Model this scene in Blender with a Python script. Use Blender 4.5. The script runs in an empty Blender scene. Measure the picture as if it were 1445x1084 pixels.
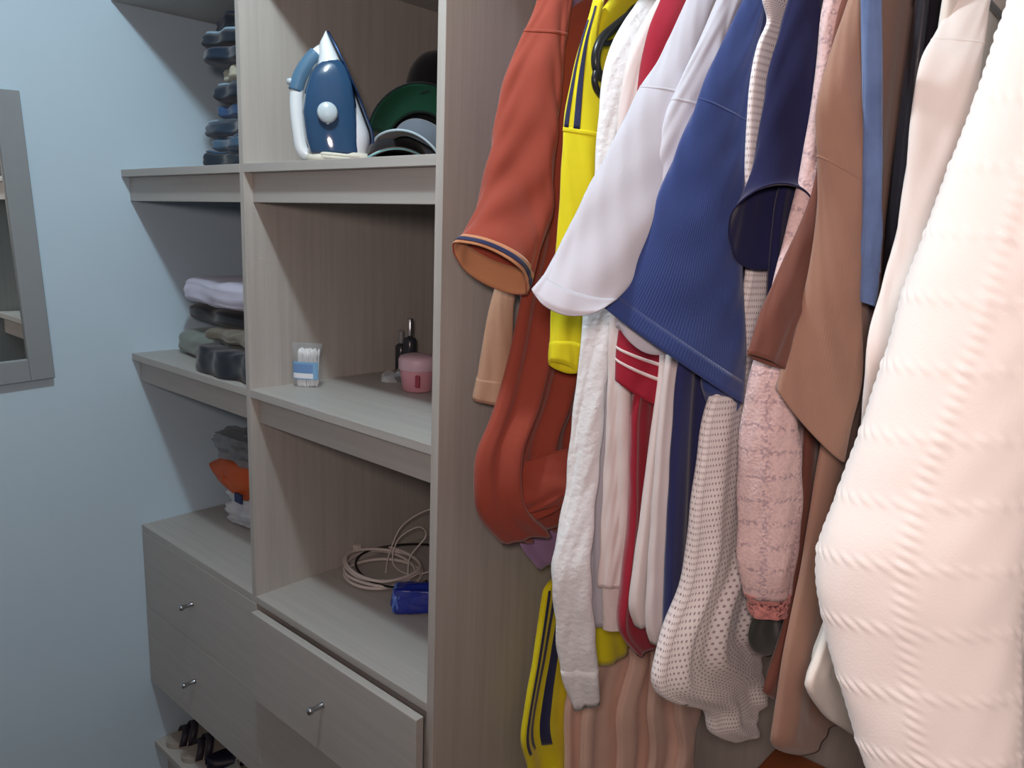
import bpy, math, random
import numpy as np
from mathutils import Vector, Matrix, noise

S = 1.2                       # metres per modelling unit (boards 0.015 -> 18 mm)
scene = bpy.context.scene
col = scene.collection

# ------------------------------------------------------------------ camera
cam_d = bpy.data.cameras.new('camera'); cam = bpy.data.objects.new('camera', cam_d); col.objects.link(cam)
cam_d.sensor_fit = 'HORIZONTAL'; cam_d.sensor_width = 36.0; cam_d.lens = 1107.57 / 1445 * 36; cam_d.clip_start = 0.02
_R = Vector((0.74256, 0.66881, 0.03603)); _U = Vector((-0.15681, 0.12130, 0.98015)); _F = Vector((-0.65116, 0.73347, -0.19495))
m = Matrix((_R, _U, -_F)).transposed().to_4x4(); m.translation = Vector((1.7984, -0.7315, 1.4573)) * S
cam.matrix_world = m
scene.camera = cam

# ------------------------------------------------------------------ world, lamps, exposure
world = bpy.data.worlds.new('world'); scene.world = world; world.use_nodes = True
world.node_tree.nodes['Background'].inputs[0].default_value = (0.80, 0.88, 1.0, 1)
world.node_tree.nodes['Background'].inputs[1].default_value = 0.05

def lamp(name, kind, loc, energy, color, size, target=None, sy=None):
    d = bpy.data.lights.new(name, kind); d.energy = energy; d.color = color
    if kind == 'POINT': d.shadow_soft_size = size
    else:
        d.size = size
        if sy: d.shape = 'RECTANGLE'; d.size_y = sy
    o = bpy.data.objects.new(name, d); col.objects.link(o); o.location = Vector(loc) * S
    if target is not None:
        o.rotation_euler = (Vector(target) - Vector(loc)).to_track_quat('-Z', 'Y').to_euler()
    return o
lamp('ceiling_bulb', 'POINT', (1.04, -0.34, 2.24), 32.5, (0.80, 0.93, 1.0), 0.04)
lamp('warm_fill', 'POINT', (1.86, -0.86, 1.56), 30.5, (1.0, 0.79, 0.74), 0.07)  # added warm fill behind the camera, standing in for unseen room light

vs = scene.view_settings
vs.view_transform = 'Standard'; vs.look = 'None'; vs.gamma = 1.0; vs.use_curve_mapping = False
vs.exposure = 0.0

# ------------------------------------------------------------------ measured fabric outlines (world units, metres / S)
# sleeves: centre xyz, half-width vector xyz, half-thickness ; edges: (y, z) of a garment's front edge
D = {
 'tan_sleeve': {"n":[0.766044443118978,-0.6427876096865393],"r":[[1.06,0.1328,1.5283,0.0129,0.0154,0.0009,0.0071],[1.06,0.102,1.4496,0.0106,0.0126,0.0006,0.006],[1.06,0.0813,1.3813,0.0096,0.0114,0.0004,0.006],[1.06,0.0709,1.3424,0.0105,0.0126,0.0003,0.006],[1.06,0.0644,1.2831,0.0141,0.0168,0.0003,0.0077],[1.0601,0.0602,1.2166,0.0176,0.0209,-0.004,0.0097]]},
 'rust_sleeve': {"n":[0.766044443118978,-0.6427876096865393],"r":[[1.1001,0.135,1.8138,0.0166,0.0197,0.0021,0.0103],[1.1,0.1127,1.7489,0.0132,0.0157,0.0015,0.0082],[1.1001,0.0931,1.6999,0.0167,0.0199,-0.0004,0.0104],[1.1001,0.0763,1.6432,0.0218,0.026,-0.0023,0.0136],[1.1001,0.0639,1.5718,0.0248,0.0296,-0.0024,0.0155],[1.1002,0.0518,1.5063,0.0272,0.0324,-0.0094,0.0173],[1.1003,0.0336,1.4508,0.0304,0.0362,-0.0132,0.0196],[1.1004,0.0071,1.4041,0.0317,0.0378,-0.0256,0.0222]]},
 'yellow_sleeve': {"n":[0.766044443118978,-0.6427876096865393],"r":[[1.165,0.1187,1.7396,0.0041,0.0049,-0.0004,0.006],[1.165,0.1117,1.7191,0.0041,0.0049,-0.0012,0.006],[1.165,0.1029,1.6867,0.0064,0.0076,-0.0002,0.006],[1.165,0.1016,1.6442,0.0115,0.0136,-0.0002,0.0062],[1.1651,0.1013,1.5814,0.0158,0.0189,-0.003,0.0087],[1.165,0.0959,1.4798,0.0144,0.0172,0.0009,0.0079],[1.165,0.09,1.3888,0.014,0.0167,0.0006,0.0076],[1.165,0.0854,1.3237,0.0132,0.0157,0.0004,0.0072],[1.165,0.0815,1.2774,0.0116,0.0139,-0.0065,0.0067]]},
 'white_long_sleeve': {"n":[0.7071067811865476,-0.7071067811865475],"r":[[1.215,0.1636,1.7428,0.012,0.012,0.0008,0.006],[1.215,0.1343,1.7071,0.0126,0.0126,-0.0024,0.0063],[1.215,0.1096,1.6655,0.0149,0.0149,-0.0019,0.0074],[1.215,0.0997,1.6243,0.0145,0.0145,0.0009,0.0072],[1.215,0.0947,1.5656,0.0136,0.0136,0.0008,0.0068],[1.215,0.0917,1.463,0.0133,0.0133,0.0007,0.0066],[1.215,0.0874,1.352,0.0148,0.0148,0.0006,0.0073],[1.215,0.0833,1.2836,0.0143,0.0143,0.0005,0.0071],[1.215,0.0765,1.1903,0.0145,0.0145,0.0004,0.0072],[1.215,0.0717,1.1235,0.014,0.014,0.0004,0.0069],[1.215,0.0598,1.0475,0.0167,0.0167,0.0003,0.0083],[1.215,0.0571,1.0056,0.0182,0.0182,-0.0022,0.0091],[1.215,0.0704,0.9392,0.018,0.018,-0.0024,0.0089],[1.215,0.0884,0.86,0.0176,0.0176,0.0001,0.0087],[1.215,0.1141,0.7874,0.0118,0.0118,0.0057,0.0062]]},
 'cream_cuff_sleeve': {"n":[0.7071067811865476,-0.7071067811865475],"r":[[1.25,0.1505,1.7386,0.0107,0.0107,0.0008,0.006],[1.25,0.1094,1.6885,0.0106,0.0106,-0.0012,0.006],[1.25,0.0885,1.6416,0.0108,0.0108,-0.0013,0.006],[1.25,0.0809,1.5789,0.0108,0.0108,0.0006,0.006],[1.25,0.0817,1.4804,0.0104,0.0104,0.0005,0.006],[1.25,0.0902,1.3509,0.0107,0.0107,0.0005,0.006],[1.25,0.0935,1.2508,0.0103,0.0103,0.0004,0.006],[1.25,0.1005,1.1356,0.0116,0.0116,0.0003,0.006],[1.25,0.1033,1.0255,0.0115,0.0115,0.0002,0.006],[1.25,0.1041,0.9864,0.0116,0.0116,0.0002,0.006]]},
 'cream_cuff': {"n":[0.7071067811865476,-0.7071067811865475],"r":[[1.25,0.1043,0.9925,0.0113,0.0113,0.0002,0.006],[1.25,0.1063,0.9815,0.0096,0.0096,0.0001,0.006],[1.25,0.1145,0.9198,0.0091,0.0091,0.0001,0.006]]},
 'red_sleeve': {"n":[0.766044443118978,-0.6427876096865393],"r":[[1.285,0.1132,1.7249,0.0136,0.0162,0.0015,0.0074],[1.285,0.092,1.6827,0.0148,0.0176,0.0016,0.0081],[1.2851,0.0849,1.6242,0.0176,0.0209,0.0016,0.0096],[1.2851,0.0887,1.522,0.0188,0.0225,0.0013,0.0103],[1.2851,0.094,1.3931,0.0211,0.0251,-0.0034,0.0115],[1.2852,0.0908,1.3129,0.0225,0.0269,-0.0105,0.0128],[1.2852,0.0843,1.2629,0.0206,0.0245,-0.0173,0.0127]]},
 'white_sleeve': {"n":[0.766044443118978,-0.6427876096865393],"r":[[1.305,0.1501,1.7568,0.0124,0.0148,0.0015,0.006],[1.305,0.1133,1.7043,0.0117,0.014,0.0039,0.006],[1.3051,0.0896,1.6535,0.0149,0.0178,0.0015,0.007],[1.3052,0.0606,1.5962,0.0227,0.0271,-0.0056,0.0107],[1.3052,0.0277,1.5362,0.0251,0.0299,-0.0094,0.012],[1.3053,-0.0058,1.4852,0.0265,0.0315,-0.0133,0.013],[1.3053,-0.0358,1.4379,0.0268,0.0319,-0.0154,0.0133],[1.3052,-0.0685,1.4043,0.0257,0.0306,-0.0111,0.0124],[1.3052,-0.0972,1.3889,0.0244,0.0291,-0.007,0.0116]]},
 'plain_sleeve': {"n":[0.766044443118978,-0.6427876096865393],"r":[[1.335,0.1612,1.7544,0.0096,0.0114,0.0011,0.006],[1.335,0.1291,1.7097,0.0086,0.0102,0.001,0.006],[1.335,0.1064,1.6699,0.0086,0.0102,-0.001,0.006],[1.335,0.0861,1.6237,0.0125,0.015,-0.0025,0.006],[1.3351,0.0699,1.5786,0.0168,0.02,-0.0042,0.0079],[1.3351,0.0538,1.5244,0.0198,0.0236,-0.0043,0.0093],[1.3351,0.0426,1.4725,0.0213,0.0253,-0.0064,0.0101],[1.3352,0.0269,1.3989,0.0228,0.0272,-0.0108,0.0111],[1.3352,0.0117,1.3431,0.0237,0.0282,-0.0144,0.0119]]},
 'blue_sleeve': {"n":[0.766044443118978,-0.6427876096865393],"r":[[1.365,0.1763,1.7677,0.0095,0.0113,0.0012,0.006],[1.365,0.1397,1.715,0.0085,0.0101,0.001,0.006],[1.365,0.1206,1.6726,0.0109,0.013,-0.0044,0.006],[1.3651,0.0998,1.6286,0.0149,0.0178,-0.0078,0.0061],[1.3652,0.0862,1.5788,0.0198,0.0236,-0.0113,0.0082],[1.3653,0.0721,1.5232,0.0263,0.0314,-0.0169,0.0111],[1.3655,0.0582,1.4579,0.0343,0.0409,-0.0287,0.0151],[1.3658,0.0439,1.4039,0.0424,0.0506,-0.0369,0.0189],[1.3661,0.0293,1.3624,0.0494,0.0588,-0.046,0.022],[1.3664,0.0125,1.3315,0.0546,0.0651,-0.0532,0.022]]},
 'navy_sleeve': {"n":[0.766044443118978,-0.6427876096865393],"r":[[1.43,0.1302,1.7442,0.0088,0.0105,0.0011,0.006],[1.43,0.1198,1.7008,0.0113,0.0135,0.0013,0.007],[1.4301,0.1173,1.6622,0.0147,0.0175,-0.002,0.0092],[1.4301,0.1166,1.6128,0.0187,0.0222,-0.0019,0.0116],[1.4301,0.1176,1.5551,0.0228,0.0272,-0.0019,0.0142],[1.4302,0.1132,1.5104,0.0263,0.0314,-0.002,0.0164],[1.4303,0.092,1.4674,0.0309,0.0368,-0.0009,0.0192]]},
 'tweed_sleeve': {"n":[0.5735764363510462,-0.8191520442889918],"r":[[1.46,0.1352,1.7266,0.0094,0.0066,-0.0,0.006],[1.46,0.1242,1.677,0.0097,0.0068,0.0001,0.006],[1.46,0.1265,1.6153,0.0103,0.0072,-0.0068,0.0071],[1.46,0.1212,1.5071,0.014,0.0098,-0.0068,0.0092],[1.46,0.0852,1.403,0.0134,0.0094,-0.0067,0.0088],[1.46,0.0644,1.331,0.0155,0.0109,-0.0008,0.0095],[1.4599,0.0716,1.2702,0.0233,0.0163,-0.0021,0.0142],[1.4599,0.0824,1.2164,0.0271,0.019,0.0024,0.0166],[1.4599,0.099,1.1376,0.0273,0.0191,0.0028,0.0168],[1.4599,0.1038,1.0845,0.0252,0.0176,0.0028,0.0154],[1.4599,0.116,1.0441,0.0214,0.015,0.0016,0.0131]]},
 'tweed_cuff': {"n":[0.5735764363510462,-0.8191520442889918],"r":[[1.4599,0.114,1.0484,0.0217,0.0152,0.0016,0.0133],[1.4599,0.1199,1.0355,0.0189,0.0132,0.0013,0.0116],[1.46,0.1256,1.0153,0.0167,0.0117,0.0011,0.0102]]},
 'darkbrown_sleeve': {"n":[0.9063077870366499,-0.42261826174069944],"r":[[1.4741,0.1538,1.7288,0.0071,0.0151,0.0025,0.006],[1.4741,0.1325,1.67,0.007,0.015,0.0021,0.006],[1.4741,0.1321,1.5939,0.0081,0.0174,0.0017,0.006],[1.4741,0.133,1.5113,0.0096,0.0205,-0.0025,0.006],[1.4741,0.0856,1.4406,0.0094,0.0202,-0.0068,0.006],[1.4741,0.0379,1.3843,0.009,0.0194,-0.0073,0.006],[1.4741,0.0109,1.3364,0.0096,0.0206,-0.0079,0.006]]},
 'brown_sleeve': {"n":[0.6427876096865394,-0.766044443118978],"r":[[1.508,0.076,1.704,0.007,0.0059,0.0002,0.006],[1.508,0.0573,1.6676,0.008,0.0067,0.0018,0.006],[1.508,0.0473,1.6288,0.011,0.0093,-0.0011,0.006],[1.508,0.0413,1.5858,0.0157,0.0132,-0.0025,0.006],[1.508,0.0507,1.5455,0.0171,0.0144,-0.009,0.006],[1.508,0.0726,1.4837,0.0176,0.0147,-0.0128,0.0066],[1.5081,0.0836,1.4067,0.022,0.0184,-0.0204,0.0088],[1.5081,0.0817,1.3376,0.0287,0.0241,-0.0243,0.0112],[1.5082,0.0585,1.2705,0.0287,0.0241,-0.0365,0.0131]]},
 'denim_sleeve': {"n":[0.5000000000000001,-0.8660254037844386],"r":[[1.535,0.0092,1.6831,0.0074,0.0043,-0.0002,0.006],[1.535,0.0137,1.6615,0.0065,0.0037,-0.0001,0.006],[1.535,0.0378,1.6076,0.0067,0.0039,-0.0,0.006],[1.535,0.062,1.5487,0.007,0.004,0.0001,0.006],[1.535,0.0833,1.4846,0.007,0.004,0.0003,0.006],[1.535,0.0982,1.4279,0.0073,0.0042,-0.0014,0.006]]},
 'denim_cuff': {"n":[0.5000000000000001,-0.8660254037844386],"r":[[1.535,0.097,1.4311,0.0073,0.0042,-0.001,0.006],[1.535,0.1006,1.413,0.0076,0.0044,-0.0006,0.006],[1.535,0.1019,1.3951,0.0058,0.0033,-0.0021,0.006]]},
 'ivory_sleeve': {"n":[0.5000000000000001,-0.8660254037844386],"r":[[1.59,0.1421,1.7182,0.0091,0.0052,-0.0003,0.006],[1.5899,0.1084,1.6694,0.0133,0.0077,-0.0003,0.006],[1.5899,0.0903,1.6392,0.0168,0.0097,-0.0017,0.006],[1.5899,0.0738,1.614,0.0201,0.0116,-0.0031,0.007],[1.5899,0.068,1.5743,0.021,0.0121,-0.0029,0.0073],[1.5899,0.0669,1.5067,0.0206,0.0119,-0.0025,0.0072],[1.5899,0.0577,1.4464,0.0195,0.0113,-0.0054,0.007],[1.5899,0.0311,1.3976,0.0182,0.0105,-0.0068,0.0066],[1.59,0.0053,1.3596,0.0162,0.0093,-0.0114,0.0066],[1.59,0.0054,1.308,0.0141,0.0081,-0.0117,0.006],[1.59,0.0151,1.2529,0.0134,0.0077,-0.0121,0.006]]},
 'knit_sleeve': {"n":[0.37460659341591196,-0.9271838545667874],"r":[[1.6964,-0.0304,1.6548,0.0378,0.0153,-0.003,0.0172],[1.6942,-0.0304,1.6279,0.0403,0.0163,-0.0025,0.0183],[1.6923,-0.0392,1.5904,0.0427,0.0172,-0.0028,0.0194],[1.6904,-0.0479,1.5526,0.0451,0.0182,-0.0031,0.0205],[1.6879,-0.0577,1.5104,0.0489,0.0197,-0.0038,0.0222],[1.6851,-0.0678,1.4663,0.0529,0.0214,-0.0029,0.024],[1.6805,-0.0769,1.426,0.0554,0.0224,-0.0015,0.0251],[1.6761,-0.0876,1.3774,0.0561,0.0227,0.0029,0.0254],[1.6711,-0.0989,1.3255,0.0581,0.0235,0.005,0.0264],[1.6657,-0.1091,1.2777,0.06,0.0242,0.0071,0.0273],[1.6634,-0.1177,1.2379,0.0635,0.0257,0.0066,0.0289],[1.6652,-0.121,1.2058,0.0627,0.0253,0.0078,0.0286],[1.6708,-0.1209,1.1736,0.0596,0.0241,0.0085,0.0272],[1.6816,-0.1208,1.1316,0.0552,0.0223,0.0091,0.0253],[1.6935,-0.1207,1.0884,0.0498,0.0201,0.0107,0.023],[1.7029,-0.1206,1.0558,0.0452,0.0183,0.012,0.0211],[1.712,-0.1205,1.0091,0.0423,0.0171,0.0156,0.0202]]},
 'lilac_body': [[0.1252,1.1196],[0.1117,1.023],[0.1119,0.9914],[0.1566,0.9386]],
 'rust_body': [[0.0981,1.4507],[0.0766,1.37],[0.058,1.2891],[0.0319,1.2139],[0.0024,1.1598],[-0.001,1.1109],[0.0149,1.0612],[0.0673,1.0076]],
 'yellow_body': [[0.1333,1.3396],[0.1432,1.0837],[0.1856,0.8688],[0.2023,0.7903]],
 'white_body': [[0.0832,1.3477],[0.0905,1.2071],[0.1013,1.0252],[0.1141,0.9063]],
 'cream_body': [[0.0812,1.3338],[0.0985,1.1166],[0.1189,0.9267]],
 'red_body': [[0.0735,1.2595],[0.0753,1.1777],[0.0838,1.0912],[0.0791,1.005],[0.0793,0.945],[0.1264,0.89]],
 'white_tee_body': [[0.0933,1.2957],[0.0855,1.2076],[0.0784,1.0984],[0.0714,0.9951],[0.088,0.9535]],
 'plain_tee_body': [[0.0717,1.3024],[0.0655,1.1999],[0.0657,1.0921],[0.0712,0.9774],[0.0859,0.9424]],
 'blue_body': [[0.0358,1.3266],[0.0324,1.2462],[0.037,1.1613],[0.0418,1.0725],[0.0503,0.9782],[0.0545,0.9483]],
 'dot_top': [[0.1149,1.6838],[0.0978,1.6593],[0.0889,1.6224],[0.091,1.5649],[0.1047,1.4834],[0.1232,1.4127]],
 'dot_body': [[0.0948,1.3251],[0.0554,1.2646],[0.0489,1.2082],[0.0456,1.1502],[0.0456,1.09],[0.0341,1.0499],[0.0078,1.0156],[-0.0048,0.9855],[-0.0063,0.9525]],
 'dot_hem': [[-0.0063,0.9525],[0.0213,0.9219],[0.127,0.8559],[0.1497,0.8139],[0.213,0.7701],[0.2479,0.759]],
 'green_body': [[0.1227,1.1622],[0.1325,1.0344],[0.112,0.9957],[0.1266,0.9639],[0.1638,0.941]],
 'tweedb_body': [[0.0986,1.3338],[0.1321,1.1644],[0.1601,1.0123]],
 'denim_body': [[0.2394,1.529],[0.2804,1.4099],[0.3326,1.2282]],
 'rust_flap_tube': {"n":[0.766044443118978,-0.6427876096865393],"r":[[1.1221,0.1019,1.1424,0.0221,0.0263,0.0092,0.0071],[1.1221,0.094,1.1095,0.0295,0.0352,0.0122,0.0095],[1.1221,0.0902,1.084,0.0326,0.0388,0.011,0.0104],[1.122,0.0936,1.0544,0.0228,0.0272,0.0144,0.0077]]},
 'hang_bar': [[0.1825,1.7446],[0.1522,1.7246],[0.123,1.7054],[0.1019,1.6898],[0.0917,1.6732],[0.0918,1.6569],[0.1019,1.6453],[0.1149,1.6507]],
 'hang_loop': [[0.095,1.6549],[0.0905,1.6402],[0.0976,1.628],[0.1148,1.622],[0.1356,1.6318]],
 'hang_low': [[0.0967,1.6823],[0.1202,1.6883],[0.1471,1.7001],[0.1859,1.7178]],
 'blue_curl': {"n":[0.766044443118978,-0.6427876096865393],"r":[[1.3971,0.0815,1.3205,0.0133,0.0159,-0.0058,0.0108],[1.3971,0.0782,1.2883,0.0157,0.0187,-0.0035,0.0123],[1.397,0.0881,1.2626,0.0103,0.0123,-0.0024,0.0081]]},
 'tanb_body': [[0.15,1.3],[0.16,1.06]],
 'navy_body': [[0.1103,1.4841],[0.1199,1.3274],[0.1405,1.1538]],
 'tweed_body': [[0.0769,1.4106],[0.1188,1.1668],[0.0785,1.0141],[0.0939,0.9856]],
 'darkbrown_body': [[0.1328,1.2511],[0.1436,1.1122],[0.1358,1.0068],[0.1005,0.9478],[0.1004,0.9313],[0.179,0.8768]],
 'brown_body': [[0.1307,1.3368],[0.1125,1.2294],[0.099,1.1018],[0.0751,1.0087],[0.0675,0.9249],[0.0719,0.8914],[0.15,0.8403]],
 'black_body': [[0.095,1.66],[0.105,1.5],[0.125,1.4],[0.12,1.3],[0.1,1.1]],
 'ivory_body': [[0.0454,1.2502],[0.0034,1.1753],[-0.026,1.1137],[-0.061,1.0707],[-0.064,1.0578],[0.0049,0.9945],[0.173,0.8782]],
 'low_yellow': [[0.202,0.9218],[0.1935,0.8629],[0.1764,0.7689],[0.1573,0.675],[0.155,0.6241],[0.1763,0.5677]],
 'trouser0': [[0.2492,0.7142],[0.2416,0.6647],[0.2515,0.5457]],
 'trouser1': [[0.2711,0.7506],[0.2483,0.6758],[0.2506,0.5623]],
 'trouser2': [[0.3374,0.7621],[0.3103,0.6607],[0.3194,0.541]],
 'trouser3': [[0.3472,0.7836],[0.3579,0.6525],[0.3745,0.5273]],
 'trouser4': [[0.3771,0.7839],[0.403,0.6454],[0.4281,0.5143]],
}

# ------------------------------------------------------------------ helpers
def lin(h):
    h = h.lstrip('#'); c = [int(h[i:i+2], 16) / 255 for i in (0, 2, 4)]
    return tuple(x / 12.92 if x <= .04045 else ((x + .055) / 1.055) ** 2.4 for x in c) + (1,)

def mk(name, v, f, mat, parent=None, uv=None, smooth=True, off=(0, 0, 0), solid=0, bevel=0):
    me = bpy.data.meshes.new(name)
    v = (np.asarray(v, float).reshape(-1, 3) - np.asarray(off)) * S
    me.from_pydata(v.tolist(), [], [tuple(int(i) for i in q) for q in f])
    if uv is not None:
        lay = me.uv_layers.new(name='UVMap'); uv = np.asarray(uv, float) * S
        idx = np.empty(len(me.loops), int); me.loops.foreach_get('vertex_index', idx)
        lay.data.foreach_set('uv', uv[idx].ravel())
    if smooth: me.polygons.foreach_set('use_smooth', [True] * len(me.polygons))
    me.materials.append(mat); me.update()
    o = bpy.data.objects.new(name, me); col.objects.link(o)
    if parent is not None: o.parent = parent
    if solid:
        md = o.modifiers.new('thickness', 'SOLIDIFY'); md.thickness = solid * S; md.offset = 0
    if bevel:
        md = o.modifiers.new('bevel', 'BEVEL'); md.width = bevel * S; md.segments = 2; md.limit_method = 'ANGLE'
    return o

def tag(o, label=None, cat=None, group=None, kind=None):
    if label: o['label'] = label
    if cat: o['category'] = cat
    if group: o['group'] = group
    if kind: o['kind'] = kind
    return o

def thing(name, label, cat, loc=(0, 0, 0), rot=(0, 0, 0), group=None):
    o = bpy.data.objects.new(name, None); col.objects.link(o)
    o.empty_display_size = .05
    o.location = Vector(loc) * S; o.rotation_euler = rot
    return tag(o, label, cat, group)

def boxv(x0, x1, y0, y1, z0, z1):
    v = [(x, y, z) for x in (x0, x1) for y in (y0, y1) for z in (z0, z1)]
    f = [(0, 1, 3, 2), (4, 6, 7, 5), (0, 4, 5, 1), (2, 3, 7, 6), (0, 2, 6, 4), (1, 5, 7, 3)]
    return v, f
def box(name, b, mat, parent=None, off=(0, 0, 0), bevel=.0008):
    v, f = boxv(*b); return mk(name, v, f, mat, parent, smooth=False, off=off, bevel=bevel)

def gridf(nu, nv, closed_u=False):
    f = []
    w = nu
    for j in range(nv - 1):
        for i in range(nu if closed_u else nu - 1):
            a = j * w + i; b = j * w + (i + 1) % w
            f.append((a, b, b + w, a + w))
    return f

def lathe(name, prof, mat, parent=None, n=32, loc=(0, 0, 0), axis='z', cap=True, smooth=True, off=(0, 0, 0)):
    v = []
    for r, z in prof:
        for i in range(n):
            a = 2 * math.pi * i / n; p = (r * math.cos(a), r * math.sin(a), z)
            if axis == 'y': p = (p[0], -p[2], p[1])
            if axis == 'x': p = (p[2], p[0], p[1])
            v.append((p[0] + loc[0], p[1] + loc[1], p[2] + loc[2]))
    f = gridf(n, len(prof), True)
    if cap:
        f.append(tuple(range(n - 1, -1, -1))); f.append(tuple(range((len(prof) - 1) * n, len(prof) * n)))
    return mk(name, v, f, mat, parent, smooth=smooth, off=off)

def catmull(P, n):
    P = np.asarray(P, float); k = len(P)
    if k == 2: return P[0] + (P[1] - P[0]) * np.linspace(0, 1, n)[:, None]
    Q = np.vstack([2 * P[0] - P[1], P, 2 * P[-1] - P[-2]])
    t = np.linspace(0, k - 1, n); i = np.minimum(t.astype(int), k - 2); f = (t - i)[:, None]
    a, b, c, d = Q[i], Q[i + 1], Q[i + 2], Q[i + 3]
    return .5 * (2 * b + (c - a) * f + (2 * a - 5 * b + 4 * c - d) * f * f + (3 * b - a - 3 * c + d) * f ** 3)

def pipe(name, pts, r, mat, parent=None, n=10, smooth_n=None, off=(0, 0, 0), closed=False):
    P = catmull(pts, smooth_n) if smooth_n else np.asarray(pts, float)
    T = np.gradient(P, axis=0); T /= np.linalg.norm(T, axis=1)[:, None] + 1e-12
    up = np.array([0, 0, 1.0]); nrm = np.cross(T[0], up)
    if np.linalg.norm(nrm) < 1e-3: nrm = np.cross(T[0], [1, 0, 0])
    nrm /= np.linalg.norm(nrm); v = []
    for p, t in zip(P, T):
        nrm = nrm - t * (nrm @ t); nrm /= np.linalg.norm(nrm); b = np.cross(t, nrm)
        for i in range(n):
            a = 2 * math.pi * i / n; v.append(p + r * (math.cos(a) * nrm + math.sin(a) * b))
    f = gridf(n, len(P), True); f.append(tuple(range(n - 1, -1, -1))); f.append(tuple(range((len(P) - 1) * n, len(P) * n)))
    return mk(name, v, f, mat, parent, off=off)

# ------------------------------------------------------------------ materials
def newmat(name):
    mt = bpy.data.materials.new(name); mt.use_nodes = True
    return mt, mt.node_tree, mt.node_tree.nodes['Principled BSDF']

def plain(name, hexc, rough=.5, metal=0, spec=.5, alpha=1, trans=0, ior=1.45, coat=0, var=.06, scale=60):
    mt, nt, b = newmat(name); N, L = nt.nodes, nt.links
    c = lin(hexc)
    tc = N.new('ShaderNodeTexCoord'); nz = N.new('ShaderNodeTexNoise'); nz.inputs['Scale'].default_value = scale; nz.inputs['Detail'].default_value = 4
    L.new(tc.outputs['Object'], nz.inputs['Vector'])
    mx = N.new('ShaderNodeMix'); mx.data_type = 'RGBA'
    mx.inputs[6].default_value = tuple(x * (1 - var) for x in c[:3]) + (1,); mx.inputs[7].default_value = tuple(min(1, x * (1 + var)) for x in c[:3]) + (1,)
    L.new(nz.outputs[0], mx.inputs[0]); L.new(mx.outputs[2], b.inputs['Base Color'])
    b.inputs['Roughness'].default_value = rough; b.inputs['Metallic'].default_value = metal
    b.inputs['Specular IOR Level'].default_value = spec; b.inputs['Alpha'].default_value = alpha
    b.inputs['Transmission Weight'].default_value = trans; b.inputs['IOR'].default_value = ior; b.inputs['Coat Weight'].default_value = coat
    return mt

def wood(name, hexa, hexb, axis='z', rough=.42):
    """pale oak laminate: fine grain running along one axis"""
    mt, nt, b = newmat(name); N, L = nt.nodes, nt.links
    tc = N.new('ShaderNodeTexCoord'); mp = N.new('ShaderNodeMapping')
    sc = {'z': (30, 30, 1.1), 'x': (1.1, 30, 30), 'y': (30, 1.1, 30)}[axis]; mp.inputs['Scale'].default_value = sc
    L.new(tc.outputs['Object'], mp.inputs['Vector'])
    nz = N.new('ShaderNodeTexNoise'); nz.inputs['Scale'].default_value = 2.2; nz.inputs['Detail'].default_value = 6; nz.inputs['Roughness'].default_value = .65
    L.new(mp.outputs[0], nz.inputs['Vector'])
    rp = N.new('ShaderNodeValToRGB'); rp.color_ramp.elements[0].position = .3; rp.color_ramp.elements[1].position = .72
    rp.color_ramp.elements[0].color = lin(hexa); rp.color_ramp.elements[1].color = lin(hexb)
    L.new(nz.outputs[0], rp.inputs[0]); L.new(rp.outputs[0], b.inputs['Base Color'])
    bp = N.new('ShaderNodeBump'); bp.inputs['Strength'].default_value = .06; bp.inputs['Distance'].default_value = .002
    L.new(nz.outputs[0], bp.inputs['Height']); L.new(bp.outputs[0], b.inputs['Normal'])
    b.inputs['Roughness'].default_value = rough; b.inputs['Specular IOR Level'].default_value = .35
    return mt

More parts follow.
